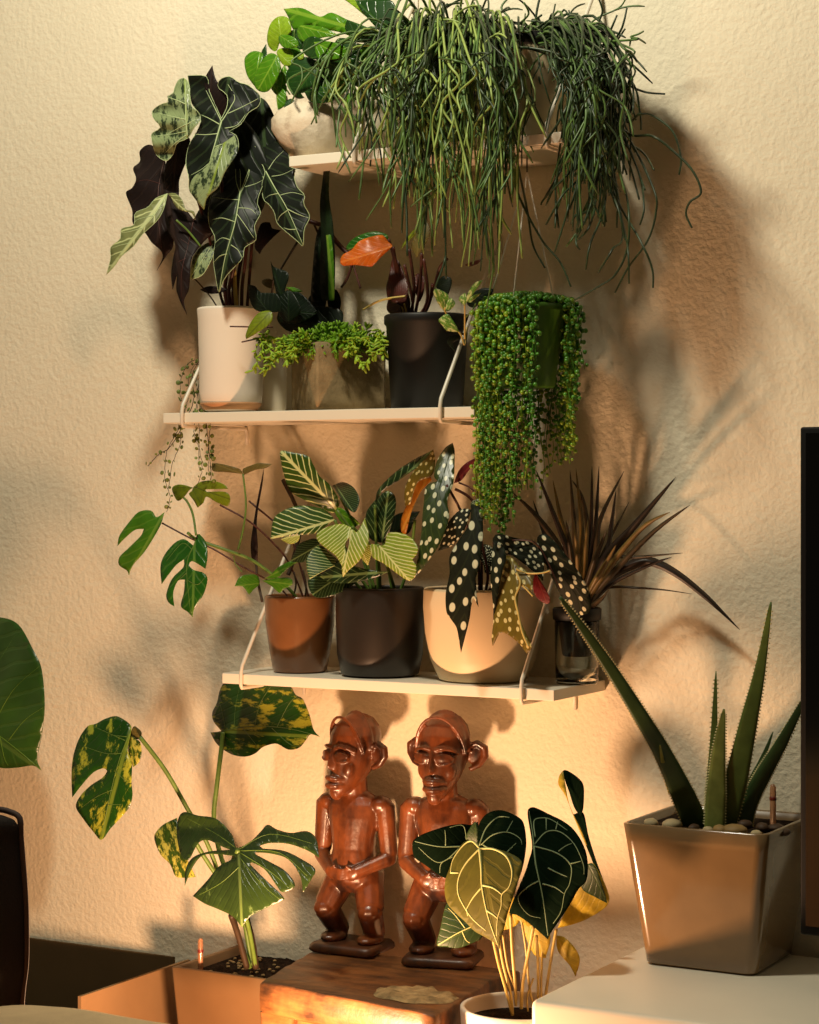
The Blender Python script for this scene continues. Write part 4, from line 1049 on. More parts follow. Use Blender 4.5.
leaf(mi, 'P', '243,474 225,472 213,471 212,463 222,464 240,469', G['olive'], .14, base=0, fold=.02)
leaf(mi, 'P', '244,475 243,469 258,463 262,463 272,464 266,468 255,470', G['olive'], .14, base=0, fold=.02)
leaf(mi, 'N', '225,815 210,770 160,765 110,780 83,832 130,835 165,880 192,850', G['mini'], .16, .19, base=0, tip=(84, 832), fold=.1)
leaf(mi, 'N', '250,790 290,765 330,725 400,690 445,692 380,735 330,780', G['mini'], .14, base=0, fold=.1)
leaf(mi, 'N', '240,800 330,785 400,785 412,822 360,850 340,870 290,828', G['mini'], .16, base=0, fold=.1)
# slender dark stake leaf
leaf(mi, 'N', '213,720 185,690 175,600 190,480 215,330 250,160 240,260 215,400 208,500 215,600', G['alo_r'], .10, .10, base=0, tip=(250, 160), fold=.02)
stem(mi, 'N', '240,920 215,800 205,700', G['stem_d'], (.12, .10), .002)
stem(mi, 'P', '292,602 280,588 262,577 240,565 215,550 190,538 162,523', G['stem_r'], (.10, .17), .0013)
stem(mi, 'P', '300,602 285,585 255,562 232,552 198,540 188,533', G['stem_g'], (.10, .20), .0026)
stem(mi, 'P', '238,550 243,530 246,505 243,474', G['stem_g'], (.16, .14), .0016)
stem(mi, 'P', '196,535 193,515 188,503 184,498', G['stem_g'], (.20, .14), .0018)
stem(mi, 'P', '305,602 290,565 275,545 250,522 220,505', G['stem_r'], (.09, .15), .0015)
stem(mi, 'P', '310,602 290,535 272,520 249,501', G['stem_r'], (.08, .10), .0017)
stem(mi, 'P', '288,575 293,560 300,520 283,480', G['stem_d'], (.08, .06), .0035)
stem(mi, 'P', '234,556 235,563 242,572', G['stem_g'], .18, .0009, 'aerial_root')
stem(mi, 'P', '292,600 296,585 294,572', G['stem_d'], .11, .0016)
stem(mi, 'P', '305,600 306,585 303,570', G['stem_d'], .1, .0016)

# ---- striped philodendron in the black pot
M['char'] = plain('charcoal_glazed_pot', (38, 32, 27), .38, .5, .1, 20)
bi = shelf_pot('striped_philodendron', 380, .098, Z3, 'green plant with white-striped leaves in a charcoal round pot on the lowest shelf')
c = bi.location; k = scale_at(380, .098)
pot_parts(bi, c, [(34/k, 0), (39/k, .004), (43/k, 22/k), (44.5/k, 60/k), (44.5/k, 86/k), (44/k, 88/k)], M['char'], 80/k, 42/k, M['soil'], .0045, 56)
leaf(bi, 'N', '640,260 700,240 760,270 792,330 785,380 762,412 720,382 682,322', G['birkin_d'], .11, .13, base=(680, 290), tip=(762, 412))
leaf(bi, 'N', '650,400 685,385 760,440 800,480 740,500 690,470', G['hoya'], .11, fold=.05)
leaf(bi, 'N', '680,350 655,405 640,415 590,390 480,340 400,290 365,200 345,110 348,62 420,72 500,92 530,140 570,210 620,250', G['birkin'], .13, .18, base=(665, 395), tip=(346, 62), fold=.15)
leaf(bi, 'O', '175,620 150,560 150,470 200,400 232,368 270,345 310,370 318,430 300,520 270,600 240,640', G['birkin_d'], .11, .12, base=(240, 640), tip=(275, 345), fold=.1)
leaf(bi, 'O', '290,590 300,500 360,468 455,463 420,520 385,590', G['dark'], .08, base=0)
leaf(bi, 'O', '200,430 212,352 250,300 330,228 420,168 500,128 528,112 500,150 460,200 400,240 330,290 250,340 215,390', G['birkin_d'], .13, .12, base=0, tip=(528, 112), fold=.05)
leaf(bi, 'O', '350,580 350,500 398,380 430,290 500,262 522,282 460,350 405,470 375,590', G['gold'], .10, .1, base=0, fold=.05)
leaf(bi, 'N', '400,690 425,640 450,590 540,560 565,600 520,640 490,690 430,695', G['birkin_d'], .15, base=(560, 600))
leaf(bi, 'N', '345,565 395,545 455,540 445,575 400,592', G['birkin_y'], .15)
leaf(bi, 'N', '655,455 600,490 545,530 440,542 360,552 288,562 305,450 350,408 430,376 520,378 600,400', G['birkin'], .15, .20, base=(650, 455), tip=(288, 562), fold=.12)
leaf(bi, 'N', '500,800 560,760 660,740 760,740 819,780 700,860 600,895 530,885', G['birkin_d'], .15, .17, base=(700, 760), tip=(520, 885), fold=.1)
leaf(bi, 'O', '0,740 60,770 200,800 280,805 200,840 60,870 -60,865 -120,830', G['birkin_d'], .165, base=(280, 805), tip=(-120, 840), fold=.05)
leaf(bi, 'N', '690,700 620,640 572,600 520,630 493,680 495,740 510,792 600,740', G['birkin'], .16, .2, base=(690, 695), tip=(508, 792), fold=.12)
leaf(bi, 'P', '352,534 345,545 347,560 342,566 336,556 327,549 318,541 317,534 325,528 340,524 350,527 356,532', G['birkin_y'], .17, .19, base=(350, 529), tip=(342, 566), fold=.1)
leaf(bi, 'P', '350,529 357,532 365,518 369,537 366,549 359,561 349,570 343,577 342,566 346,555 349,545', G['birkin_y'], .175, .19, base=(352, 528), tip=(343, 576), fold=.1)
leaf(bi, 'O', '110,640 160,640 180,690 160,770 130,740 110,700', G['birkin_y'], .17, fold=.05)
leaf(bi, 'O', '178,650 250,655 272,590 340,585 400,610 440,660 440,700 412,740 432,765 430,822 395,857 330,820 250,760 192,730 175,690', G['birkin_y'], .185, .205, base=(225, 660), tip=(395, 857), fold=.12)
for s, d in (('P:380,590 378,560 365,540 352,527', (.1, .17)), ('P:375,590 360,545 337,510', (.1, .13)), ('P:370,592 350,560 335,520', (.1, .15)), ('P:392,590 386,555 381,530', (.1, .11)), ('P:395,590 385,560 378,545', (.1, .185)), ('P:400,592 410,560 415,520', (.09, .1)),
             ('P:378,592 376,540 375,505', (.1, .13)), ('P:372,592 355,530 341,498', (.1, .11)), ('P:365,594 345,570 342,562', (.1, .16))):
    stem(bi, 'P', s[2:], G['stem_g'], d, .0024, 'leaf_stalk')

# ---- spotted begonia in the cream pot
M['cream'] = plain('cream_matt_ceramic', (222, 198, 160), .5, .4, .04, 10)
be = shelf_pot('spotted_begonia', 483, .094, Z3, 'begonia with silver-spotted dark leaves in a wide cream pot on the lowest shelf')
c = be.location; k = scale_at(483, .094)
pot_parts(be, c, [(38/k, 0), (44/k, .003), (53/k, 22/k), (58/k, 48/k), (60/k, 74/k), (59.5/k, 90/k), (59/k, 92/k)], M['cream'], 84/k, 56/k, M['soil'], .0045, 64)
leaf(be, 'O', '370,430 368,350 390,280 440,210 500,150 530,108 542,180 520,260 440,300 400,420', G['bego_y'], .12, .13, base=(375, 430), tip=(530, 108))
leaf(be, 'Q', '165,162 190,100 230,60 287,33 245,90 200,150', G['bego_r'], .13, fold=.08)
leaf(be, 'Q', '250,290 200,290 140,350 110,430 88,492 150,470 200,420 232,350', G['bego'], .15, .16, base=0, tip=(88, 492))
leaf(be, 'Q', '250,300 300,280 290,240 250,255', G['bego_g'], .17, fold=.05)
leaf(be, 'Q', '310,560 290,520 305,465 345,470 368,520 360,600 320,600', G['bego'], .12)
leaf(be, 'O', '555,290 535,262 550,180 600,100 640,73 652,120 645,300 610,400 620,500 570,640 520,720 450,812 400,862 385,880 420,820 440,740 455,650 465,560 475,430 492,320', G['bego_g'], .165, .19, base=(565, 300), tip=(392, 875), fold=.12)
leaf(be, 'Q', '355,440 380,410 450,425 540,450 590,500 605,560 600,640 560,600 500,550 430,510 380,560', G['bego'], .15, .17, base=(365, 430), tip=(600, 640))
leaf(be, 'Q', '250,265 300,290 306,420 290,560 270,640 285,765 262,720 250,760 240,830 200,988 180,870 155,830 130,790 126,700 145,600 145,520 190,440 240,360', G['bego'], .19, .215, base=(268, 270), tip=(200, 988), fold=.15)
leaf(be, 'Q', '365,560 400,520 440,520 480,560 520,590 550,640 545,690 500,650 480,700 480,800 520,900 545,960 520,992 480,940 400,890 355,955 350,915 362,800 358,700', G['bego_y'], .18, .205, base=(470, 570), tip=(540, 985), fold=.12)
leaf(be, 'Q', '360,440 400,460 420,520 400,600 380,700 365,800 352,930 358,780 345,640 350,520', G['bego'], .185, .19, base=0, tip=(352, 930), fold=.1)
leaf(be, 'R', '160,330 200,318 260,380 330,470 380,560 386,640 345,662 300,640 260,580 210,480 170,400', G['bego'], .165, .12, base=0, tip=(386, 650), fold=.15)
leaf(be, 'R', '150,480 200,560 215,600 200,615 160,590 140,540', G['bego_r'], .15, fold=.05)
for s, d, r in (('290,690 285,500 280,250 270,60', (.10, .13), .0022), ('300,690 300,400 285,300 240,230 170,190', (.10, .14), .0022), ('270,690 250,450 200,300 130,170', (.10, .165), .002), ('320,690 330,600 300,450', (.1, .14), .0022), ('260,200 240,180 190,160', (.14, .13), .0014),
               ('340,690 370,600 360,450', (.1, .15), .0022), ('330,690 400,620 470,570', (.1, .18), .0018)):
    stem(be, 'Q', s, G['stem_r'], d, r, 'cane')
stem(be, 'Q', '470,600 490,650 465,720 480,800 500,890 530,960', G['stem_y'], (.19, .21), .0016, 'yellow_stalk')
stem(be, 'Q', '470,580 520,600 590,600 635,588', G['stem_y'], (.19, .18), .0011, 'yellow_stalk')
stem(be, 'Q', '490,650 520,680 550,712', G['stem_y'], (.19, .19), .0013, 'yellow_stalk')
stem(be, 'Q', '450,440 520,440 570,460 620,540 683,680', G['stem_r'], (.17, .16), .001, 'cane')

# ---- dracaena in a nursery pot standing in a glass jar
t = NT('clear_glass'); t.b.inputs['Transmission Weight'].default_value = 1; t.b.inputs['IOR'].default_value = 1.45
M['glass'] = t.fin((.93, .95, .9, 1), .02, .5)
dr_ = shelf_pot('glass_jar', 577, .070, Z3, 'clear glass jar holding the small black pot of the spiky bronze plant', 'jar')
c = dr_.location; k = scale_at(577, .07)
G_ = [(20/k, .0), (21.5/k, .003), (22/k, 20/k), (22.5/k, 62/k), (22.6/k, 63/k), (21.6/k, 62/k), (21/k, 20/k), (19/k, .006), (.0005, .005)]
MB().lathe([(.0005, 0)]+G_, 48, c).build('jar_wall', M['glass'], dr_)
dc = thing('potted_dracaena', c+Vector((0, 0, 26/k)), 'spiky bronze-leaved dracaena in a small black pot set in a glass jar', 'potted plant')
cz = c+Vector((0, 0, 27/k))
pot_parts(dc, cz, [(14/k, 0), (15/k, .002), (20.5/k, 36/k), (24/k, 37/k), (24.5/k, 47/k), (24/k, 48/k)], M['black_pot'], 42/k, 19/k, M['soil'], .002, 40)
def blade(parent, pts, d, w, mat, name='blade'):
    """long strap blade: px path, depth (start, end), full width in m at its widest"""
    p = tr('P', pts); n = len(p); cc = cr([(q[0], q[1], d[0]+(d[1]-d[0])*i/(n-1)) for i, q in enumerate(p)], 7)
    N = len(cc); P3 = [at(q.x, q.y, max(.008, q.z)) for q in cc]; m = MB(); vs = []
    for i, q in enumerate(P3):
        f = i/(N-1); t_ = (P3[min(N-1, i+1)]-P3[max(0, i-1)]).normalized(); view = (Vector((0, -DC, H))-q).normalized()
        s = t_.cross((view+Vector((.5, 0, .3))).normalized()).normalized(); nn = s.cross(t_).normalized()
        ww = w*.5*(min(1, .45+f*2.2))*(1-f**2.6)+.0002
        vs += [q-s*ww, q+nn*ww*.28, q+s*ww, q-nn*.0004+nn*ww*.1]
    fs = [(i*4+a, i*4+(a+1) % 4, (i+1)*4+(a+1) % 4, (i+1)*4+a) for i in range(N-1) for a in range(4)]
    fs += [(3, 2, 1, 0), ((N-1)*4, (N-1)*4+1, (N-1)*4+2, (N-1)*4+3)]
    m.add(vs, fs); return m.build(name, mat, parent)
bl_ = [('577,615 570,560 552,510 536,470', .09, 'drac_d', .010), ('576,615 565,560 540,520 512,492', .10, 'drac', .012), ('578,615 575,540 570,470', .07, 'drac', .009), ('577,615 582,540 576,468', .09, 'drac_y', .009),
       ('578,615 590,540 592,466', .06, 'drac_d', .008), ('579,615 594,540 599,466', .08, 'drac_d', .008), ('579,615 595,560 600,520 624,471', .09, 'drac', .010), ('580,615 605,560 612,520 616,490', .06, 'drac_d', .008),
       ('580,615 600,560 629,502', .05, 'drac', .006), ('580,615 605,560 635,525 676,477', .10, 'drac_d', .015), ('581,615 600,580 640,530 670,512', .12, 'drac_y', .010), ('581,615 602,585 650,535 690,505', .10, 'drac', .010),
       ('580,615 605,562 640,557 683,553', .08, 'drac', .006), ('581,615 610,585 650,565 672,557', .07, 'drac_d', .006), ('578,615 570,555 560,515 553,480', .06, 'drac_y', .009), ('577,615 560,560 545,535 533,500', .05, 'drac_d', .010),
       ('580,612 596,580 608,560 616,545', .13, 'drac_y', .010), ('579,612 585,560 588,520', .11, 'drac_y', .010), ('578,612 572,560 566,520', .12, 'drac', .011), ('579,613 595,560 607,530', .12, 'drac', .011), ('577,613 562,575 548,548', .12, 'drac_d', .011),
       ('580,613 588,545 583,500 572,480', .05, 'drac', .008), ('581,614 600,600 610,588', .13, 'drac', .008), ('578,612 578,565 574,520', .13, 'drac_y', .009)]
for s, d, mt, w_ in bl_: blade(dc, s, (.07, d), w_, G[mt])
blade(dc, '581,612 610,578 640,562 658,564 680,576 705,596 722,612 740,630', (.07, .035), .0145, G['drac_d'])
blade(dc, '581,612 596,592 615,587 640,588 665,590 692,594', (.07, .035), .004, G['drac'])
MB().tube([cz+Vector((0, 0, 40/k)), cz+Vector((.001, 0, 52/k)), cz+Vector((.0, 0, 62/k))], [.006, .007, .005], 8).build('trunk', G['drac_d'], dc)

# ================================================================ floor plants
# ---- splashed monstera in a square tan planter
M['tan_pot'] = plain('tan_square_planter', (112, 84, 54), .5, .35, .08, 14)
zp = .272
f1 = onz(173, 968, zp); f2 = onz(273, 984, zp); fb = at(228, 944, .03)
pw = (f2.x-f1.x+.01); cx = (f1.x+f2.x)/2+.0; hw = pw/2
cy = f1.y+hw
mo = thing('potted_monstera', (cx, cy, 0), 'monstera with yellow-splashed split leaves in a square tan planter by the stool', 'potted plant')
square_pot(mo, cx, cy, 0, zp, hw*.80, hw, .006, M['tan_pot'], 0, wall=.012, lip=.012, soil=M['soil'])
leaf(mo, 'T', '125,357 80,300 73,250 100,190 120,110 160,60 250,62 285,95 400,80 520,90 560,145 600,168 640,260 665,350 702,392 650,375 620,410 580,455 520,466 470,440 440,430 370,450 320,490 260,507 190,495 130,460 90,420 62,365 95,362', G['var'], .105, .14, base=(125, 357), tip=(702, 392), fold=.15, wave=.01,
     veins=['125,357 300,330 500,340 690,385', '200,345 210,200 240,75', '320,332 350,200 420,90', '450,335 520,200 570,150', '250,340 330,440 340,470', '420,340 520,430 580,450', '150,352 130,250 110,170'], vmat=G['stem_g'], vr=.0008)
leaf(mo, 'S', '445,265 430,235 365,198 300,213 250,240 210,250 170,300 140,370 122,450 118,540 122,640 172,575 235,506 290,482 312,497 285,535 228,572 170,628 142,690 180,755 240,832 282,872 330,812 430,700 450,630 445,560 447,450 425,380', G['var'], .27, .30, base=(440, 275), tip=(280, 870), fold=.12,
     veins=['440,280 380,430 330,620 280,860', '420,310 330,300', '410,330 320,290 230,250', '390,400 300,400 180,360', '360,500 420,560', '340,600 250,640 170,700', '320,680 390,680'], vmat=G['stem_g'], vr=.0008)
leaf(mo, 'S', '440,300 430,345 430,400 455,475 485,450 500,400 492,340 465,320', G['var_y'], .265, fold=.1, tip=(460, 475))
leaf(mo, 'S', '440,300 455,255 470,255 500,285 490,320 455,320', G['olive'], .262, fold=.05, name='dried_sheath')
leaf(mo, 'U', '240,375 200,378 155,372 130,320 90,280 65,222 65,190 100,150 160,120 166,200 200,290', G['var_y'], .25, .27, base=(165, 135), tip=(240, 375), fold=.1)
leaf(mo, 'U', '425,250 480,220 520,180 550,150 590,170 650,185 720,178 760,210 772,292 720,260 640,232 560,228 515,240 530,252 620,262 700,300 755,342 735,390 703,442 690,370 640,300 570,275 495,268 500,278 560,310 630,352 668,412 622,440 606,436 540,345 482,312 475,320 540,385 605,446 624,470 575,495 520,520 470,550 440,592 400,545 340,515 280,490 228,457 290,390 340,330 400,298 408,285 340,277 270,282 222,340 193,412 198,340 230,290 300,265 390,258 350,242 290,215 250,230 210,300 180,290 160,200 165,125 190,95 250,110 330,125 395,190 412,245', G['var_d'], .30, .34, base=(425, 255), tip=(440, 590), fold=.16,
     veins=['425,258 432,400 440,580', '425,258 560,190 740,230', '430,262 600,270 720,370', '432,270 560,350 640,420', '430,290 520,400 600,470', '428,330 350,400 250,455', '425,258 330,190 200,120'], vmat=G['stem_g'], vr=.001)
for s, d, r, mt in (('P:250,968 232,917 210,850 187,808 165,770 140,737', (.15, .27), .0034, 'stem_g'), ('P:252,968 240,900 222,860 214,820 217,785 221,752 223,732', (.13, .11), .0040, 'stem_g'), ('P:256,968 248,925 236,890 230,870 238,850', (.16, .305), .0036, 'stem_g'),
                    ('P:247,968 236,925 225,890 200,850 182,815', (.15, .25), .0034, 'stem_g'), ('P:256,968 252,940 246,917 242,900', (.16, .2), .0052, 'stem_d'), ('P:247,968 238,935 231,915', (.16, .2), .0048, 'stem_d')):
    stem(mo, 'P', s[2:], G[mt], d, r, 'leaf_stalk')
# moss flecks on the soil
G['moss'] = plain('pale_soil_chips', (150, 124, 84), .8, .2, .4, 90)
rnd = random.Random(3); m = MB()
for i in range(60):
    m.ball((cx+rnd.uniform(-.75, .75)*hw, cy+rnd.uniform(-.75, .75)*hw, zp-.010+rnd.uniform(0, .002)), (rnd.uniform(.002, .005), rnd.uniform(.002, .005), .002), None, 6, 4)
o = m.build('bark_chips', G['moss'], mo); o['kind'] = 'stuff'
t = NT('clear_amber_plastic'); t.b.inputs['Transmission Weight'].default_value = .6
M['probe'] = t.fin(lin((214, 160, 120)), .15, .5)
M['probe_band'] = plain('red_indicator_band', (120, 40, 30), .4)
def probe(px, py0, py1, d, label):
    a, b = at(px, py1, d), at(px, py0, d)
    th = thing('moisture_probe', a, label, 'plant moisture probe', 'clear moisture probes')
    L_ = (b-a).length
    P_ = [(.001, -.03), (.0042, -.02), (.0042, L_-.005), (.003, L_-.001), (.0003, L_)]
    MB().lathe(P_, 16, a).build('tube', M['probe'], th)
    MB().lathe([(.0045, L_*.55), (.0047, L_*.55+.001), (.0047, L_*.55+.004), (.0045, L_*.55+.005)], 16, a).build('band', M['probe_band'], th)
    return th
probe(200.5, 938, 970, -f1.y-.035, 'clear amber moisture probe standing in the soil of the tan square planter')

# ---- velvet-leaved anthurium in the white pot
an_d = .265
an_z = .296
ce = at(520, 1006, an_d)
an = thing('potted_anthurium', (ce.x, -an_d, 0), 'velvety heart-leaved plant with bold pale veins in a round white pot', 'potted plant')
k = scale_at(520, an_d)
zr = ce.z; rA = 60/k
pot_parts(an, Vector((ce.x, -an_d, 0)), [(rA*.72, 0), (rA*.76, .004), (rA*.9, zr*.6), (rA, zr-.004), (rA*.995, zr)], M['pot_white'], zr-.02, rA*.92, M['soil'], .0055, 64)
V = G['vein']; VD = G['vein_d']
leaf(an, 'P', '440,952 446,1 446,1' if False else '446,905 440,930 437,945 447,947 458,948 470,944 482,936 470,915 455,900', G['anth_m'], .27, .29, base=(478, 925), tip=(437, 946), veins=[[(478, 924), (458, 933), (438, 945)], [(465, 928), (455, 915), (448, 908)], [(462, 931), (466, 940), (470, 943)]], vmat=V, vr=.001)
leaf(an, 'P', '470,880 462,905 478,915 500,930 520,920 510,890 490,870', G['anth_y'], .24, fold=.05)
leaf(an, 'X', '190,930 215,945 240,940 190,900 140,870 110,875', G['anth_y'], .25, fold=.03)
leaf(an, 'Y', '415,520 430,600 470,700 510,715 525,640 490,560 440,530', G['anth_y'], .22, fold=.05, base=(420, 530), tip=(510, 715))
leaf(an, 'Y', '545,640 550,690 590,740 608,775 622,720 605,680 570,645', G['anth_y'], .20, fold=.1, base=0, tip=(608, 775), label='yellow drooping leaf')
leaf(an, 'X', '590,590 660,720 672,820 560,900 470,935 385,955 430,860 490,750 530,690 560,590', G['anth_y'], .21, .19, base=(590, 600), tip=(672, 822), fold=.1)
leaf(an, 'X', '560,590 600,610 640,720 668,815 600,780 530,740 520,690', G['anth_m'], .215, .195, base=(560, 595), tip=(668, 815), fold=.05)
# far upright leaf seen from the side
leaf(an, 'X', '415,62 440,60 500,100 530,140 535,200 530,280 515,320 480,270 450,180 425,110', G['anth'], .17, .175, base=(520, 320), tip=(418, 60), fold=.1)
leaf(an, 'X', '415,62 395,90 390,140 430,205 470,300 520,400 590,585 560,520 500,380 450,250 425,120', G['anth_y'], .172, .18, base=(590, 585), tip=(415, 62), fold=-.03)
leaf(an, 'X', '475,310 530,300 560,430 600,560 650,700 655,730 610,640 560,520', G['anth'], .168, .18, base=(520, 320), tip=(655, 730), fold=.02)
# leaf at the left, dark
leaf(an, 'W', '470,190 430,210 380,205 290,215 150,260 90,295 75,320 85,400 150,450 270,530 300,480 330,400 400,350 460,320 475,250', G['anth'], .27, .30, base=(360, 345), tip=(80, 330), fold=.12,
     veins=['465,345 360,340 230,340 90,310', '360,345 280,420 210,430 110,345', '275,335 275,280 270,240', '400,300 380,215 300,225', '320,400 250,440 240,500'], vmat=VD, vr=.0012)
leaf(an, 'W', '455,190 440,200 405,260 400,290 440,320 470,330 468,230', G['anth_m'], .285, base=(450, 325), tip=(455, 190), fold=.1)
# large dark heart behind the olive one
leaf(an, 'W', '465,330 470,230 500,165 550,130 610,122 680,145 740,190 760,300 755,380 735,480 690,600 640,690 600,620 520,480', G['anth'], .275, .30, base=(480, 335), tip=(700, 640), fold=.1,
     veins=['480,335 520,230 590,165 660,165', '490,330 560,270 650,255 720,290 735,330', '500,330 600,400 690,520', '640,258 680,185', '640,380 700,320'], vmat=VD, vr=.0014)
# dark heart right
leaf(an, 'X', '240,490 215,320 218,280 245,268 290,285 340,310 420,350 480,400 530,480 555,570 550,680 500,740 450,830 390,920 345,985 330,1020 290,985 220,925 150,880 110,868 150,760 200,640 222,570', G['anth'], .29, .31, base=(250, 490), tip=(335, 1015), fold=.12,
     veins=['250,490 262,600 300,780 330,1000', '250,490 240,400 222,290', '255,492 380,530 460,600 455,700 425,760 405,860 360,930', '255,480 320,410 400,410 480,480 530,590 535,650', '300,705 370,725 420,760', '275,690 220,720 165,770 170,820 220,880 290,900', '258,440 250,350 290,330 350,340 440,400', '320,330 320,400', '390,520 430,490 465,475', '460,590 520,575', '330,615 380,640 440,665', '375,395 385,350'], vmat=VD, vr=.0014)
# the olive front heart
leaf(an, 'W', '480,360 465,325 430,300 380,320 330,390 300,470 275,540 270,620 290,690 340,745 400,800 450,850 520,890 580,930 600,958 605,900 625,840 650,740 690,620 720,520 735,440 700,400 620,365 540,350', G['anth_o'], .32, .345, base=(478, 355), tip=(600, 955), fold=.10,
     veins=['478,350 490,480 495,590 530,760 590,935', '478,355 400,440 355,530 350,620 385,700 440,780 520,850', '478,355 560,355 640,400 675,490 660,580 615,630 610,700 588,775 582,880', '490,590 440,650 402,715', '500,575 560,590 615,630', '475,345 430,308 380,335 320,420 305,495', '305,498 355,500', '520,725 560,750 588,775', '402,718 410,760'], vmat=V, vr=.0019)
for s, d, r in (('Y:335,640 355,730 380,820 400,900', (.32, .27), .0022), ('Y:355,640 370,730 395,830 402,900', (.30, .27), .0022), ('Y:395,570 400,680 410,800 412,870', (.28, .265), .0024), ('Y:470,610 455,690 435,790 430,880', (.28, .265), .0026),
                ('Y:480,640 485,730 485,850', (.25, .24), .0022), ('Y:545,620 530,700 515,800 508,850', (.22, .23), .0022), ('Y:470,780 450,840 452,890', (.25, .26), .0014), ('Y:370,640 385,740 412,820', (.27, .26), .0016),
                ('Y:530,560 500,680 495,860', (.2, .24), .0018), ('Y:425,560 445,680 455,800 470,870', (.25, .25), .0018)):
    stem(an, 'Y', s[2:], G['stem_y'], d, r, 'leaf_stalk')

# ---- aloe in the square glazed pot
M['taupe'] = plain('glossy_taupe_glaze', (118, 93, 62), .16, .5, .06, 30, coat=.6)
q1 = onz(650, 962, ZC); q2 = onz(750, 979, ZC)
wB = (q2.x-q1.x); rz_ = 0
cx2 = (q1.x+q2.x)/2; cy2 = (q1.y+q2.y)/2+wB*.5
hA = at(753, 836, -q2.y+.02).z-ZC
hb = wB*.5+.003; ht = hb*1.30
ap = thing('potted_aloe', (cx2, cy2, ZC), 'aloe with long pointed leaves in a square glossy taupe pot on the white cabinet', 'potted plant')
square_pot(ap, cx2, cy2, ZC, hA, hb, ht, .016, M['taupe'], 0, wall=.007, lip=.010, soil=M['soil'])
print('ALOE', cx2, cy2, hb, ht, hA)
G['aloe'] = plain('aloe_green', (92, 110, 50), .38, .45, .22, 40, trans=.04)
G['aloe_d'] = plain('aloe_deep_green', (54, 76, 38), .38, .45, .2, 40)
G['aloe_l'] = plain('aloe_pale_green', (124, 132, 66), .4, .4, .2, 50)
G['thorn'] = plain('pale_aloe_teeth', (206, 196, 140), .5)
def aloe_leaf(pts, d, widths, mat, flat=.45, teeth=True):
    p = tr('P', pts); n = len(p); cc = cr([(q[0], q[1], d[0]+(d[1]-d[0])*i/(n-1)) for i, q in enumerate(p)], 8)
    N = len(cc); kk = scale_at(720, .15); P3 = [at(q.x, q.y, max(.02, q.z)) for q in cc]
    W = [Vector((w_,)) for w_ in widths] if False else widths
    vs = []; S = 14; edge = []
    for i, q in enumerate(P3):
        f = i/(N-1)*(len(widths)-1); a_ = int(min(f, len(widths)-2)); ww = (widths[a_]+(widths[a_+1]-widths[a_])*(f-a_))/kk*.5
        t_ = (P3[min(N-1, i+1)]-P3[max(0, i-1)]).normalized(); view = (Vector((0, -DC, H))-q).normalized()
        s = t_.cross(view).normalized(); nn = s.cross(t_).normalized()
        for j in range(S):
            b_ = 2*math.pi*j/S; cz_ = math.cos(b_); sz_ = math.sin(b_)
            vs.append(q+s*ww*cz_+nn*ww*(sz_*flat if sz_ > 0 else sz_*flat*1.3)+nn*ww*.25*cz_*cz_)
        edge.append((q, s, nn, ww))
    m = MB(); m.add(vs, [(i*S+a, i*S+(a+1) % S, (i+1)*S+(a+1) % S, (i+1)*S+a) for i in range(N-1) for a in range(S)]+[tuple(reversed(range(S))), tuple((N-1)*S+a for a in range(S))])
    o = m.build('leaf', mat, ap)
    if teeth:
        m = MB()
        for i in range(3, N-2):
            for sg in (-1, 1):
                for h_ in (0, .5):
                    q, s, nn, ww = edge[i]; q2_, s2, n2, w2 = edge[i+1]
                    Q = q.lerp(q2_, h_); w_ = ww+(w2-ww)*h_
                    b_ = Q+s*sg*w_*.97+nn*w_*.24; e_ = b_+s*sg*.0026
                    m.tube([b_, b_.lerp(e_, .5), e_], [.0015, .0010, .0001], 5)
        m.build('teeth', G['thorn'], o)
    return o
dc_ = -cy2
aloe_leaf('699,832 683,795 662,752 640,715 613,672 587,634 560,597', (dc_+.01, .30), [26, 24, 18, 15, 12, 9, 3], G['aloe_d'])
aloe_leaf('672,792 664,768 660,745', (dc_+.03, .2), [9, 5, 1], G['aloe_l'], teeth=False)
aloe_leaf('742,832 748,805 763,775 782,742 805,698', (dc_-.02, dc_-.04), [18, 18, 16, 12, 4], G['aloe_d'])
aloe_leaf('737,820 748,790 762,760 773,732', (dc_-.03, dc_-.05), [12, 10, 6, 1], G['aloe_d'], teeth=False)
aloe_leaf('724,832 735,785 748,725 760,670 771,602', (dc_, dc_+.02), [20, 24, 18, 11, 2], G['aloe'])
aloe_leaf('713,830 713,790 714,740 716,671', (dc_+.0, dc_+.01), [20, 15, 8, 1], G['aloe'])
aloe_leaf('714,836 716,795 719,750 724,709', (dc_+.02, dc_+.03), [21, 20, 13, 2], G['aloe_l'])
M['pebble'] = [plain('pale_pebble', (178, 160, 122), .6, .3, .12, 60), plain('tan_pebble', (140, 112, 68), .6, .3, .15, 60), plain('dark_pebble', (70, 50, 34), .6, .3, .2, 60)]
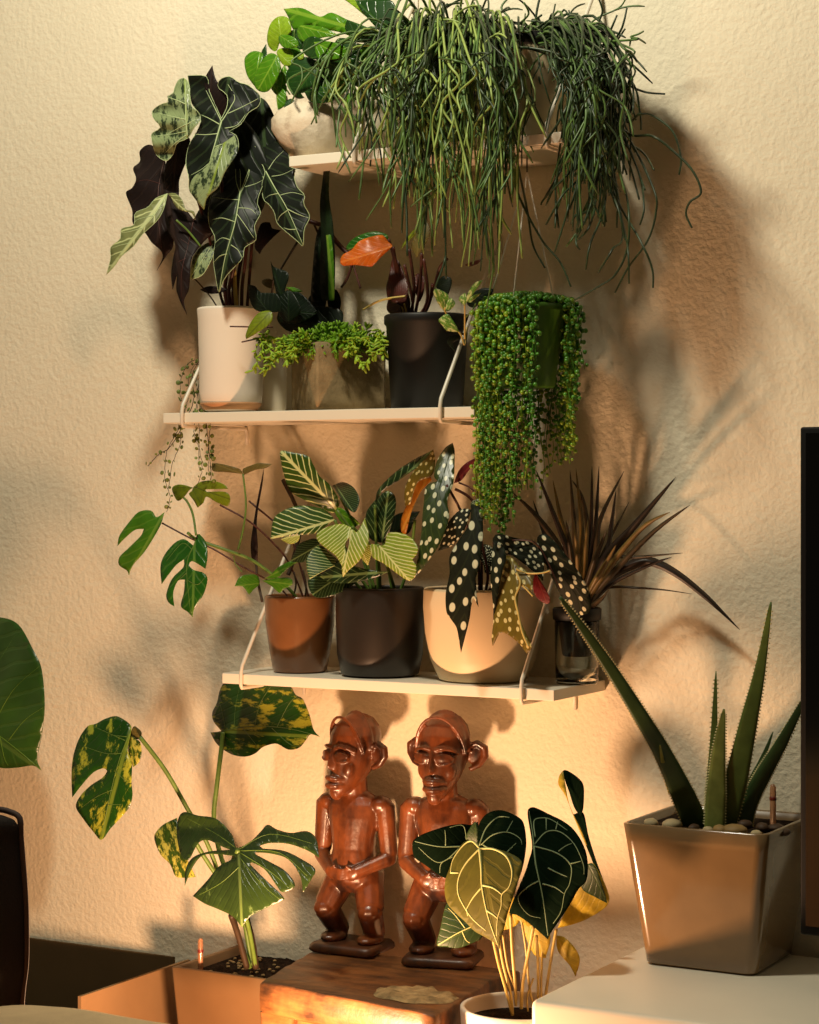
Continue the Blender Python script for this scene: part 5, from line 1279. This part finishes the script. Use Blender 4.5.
for i, (px, py, rx, rz, mt, dd) in enumerate(((651, 822, 8, 5, 0, .05), (672, 822, 11, 6, 0, .05), (720, 829, 9, 5, 1, .055), (735, 826, 13, 6, 1, .05), (756, 828, 7, 4, 0, .062), (762, 813, 8, 5, 2, .01), (776, 815, 9, 4, 2, 0), (694, 830, 7, 4, 2, .055), (708, 831, 6, 3.5, 0, .06), (745, 812, 8, 5, 2, .0), (785, 820, 7, 3.5, 2, .03))):
    zz = ZC+hA-.007
    d_ = dc_+dd; p = at(px, py, d_); kk = scale_at(px, d_)
    m = MB(); R_ = (rx/kk, rx/kk*.8, rz/kk)
    m.ball((p.x, p.y, zz+R_[2]*.35), R_, Matrix.Rotation(i*1.1, 3, 'Z'), 14, 9)
    m.v = [tuple(Vector(v)+Vector((1, 1, .5))*.0012*pnoise(Vector(v)*160)) for v in m.v]
    lab = ('pale pebble nearest the left corner of the aloe pot', 'long pale pebble under the drooping aloe leaf', 'small tan pebble in front of the middle aloe leaf', 'largest tan pebble in front of the right aloe leaves',
           'small pale pebble in the front right corner of the aloe pot', 'dark brown pebble between the aloe leaves and the probe', 'dark brown pebble just left of the clear probe', 'small dark pebble left of the middle aloe leaf',
           'tiny pale pebble at the foot of the middle aloe leaf', 'dark brown pebble behind the largest tan pebble', 'dark pebble against the right rim of the aloe pot')[i]
    tag(m.build('pebble', M['pebble'][mt]), lab, 'pebble', 'pebbles in the aloe pot')
probe(773, 784, 820, dc_+.0, 'clear amber moisture probe standing beside the aloe leaves')

# ---- big leaf reaching in from the left edge
bg = thing('broad_leaved_houseplant', (at(-40, 900, .25).x, -.25, 0), 'broad quilted green leaf of a floor plant at the left edge, above the sofa', 'potted plant')
cb = at(-75, 900, .45); cc_ = Vector((cb.x, -.45, 0))
bg.location = cc_
pot_parts(bg, cc_, [(.08, 0), (.10, .004), (.115, .12), (.125, .22), (.123, .225)], M['char'], .2, .115, M['soil'], .005, 48)
leaf(bg, 'V', '-110,120 -60,50 0,42 45,60 80,120 100,165 108,250 102,320 90,385 100,412 80,400 40,405 0,405 -80,380 -130,300 -140,200', G['big'], .11, .13, base=(-130, 250), tip=(100, 412) , fold=.08, wave=.012,
     veins=['-125,250 -40,300 40,360 98,410', '-60,285 -20,180 40,80', '-20,310 30,220 95,160', '20,340 60,290 104,260', '-60,290 -80,350 -60,380', '0,330 10,380 20,400'], vmat=G['mini'], vr=.0009)
stem(bg, 'P', '-75,930 -72,850 -62,760 -53,704', G['stem_g'], (.44, .11), .005, 'leaf_stalk')
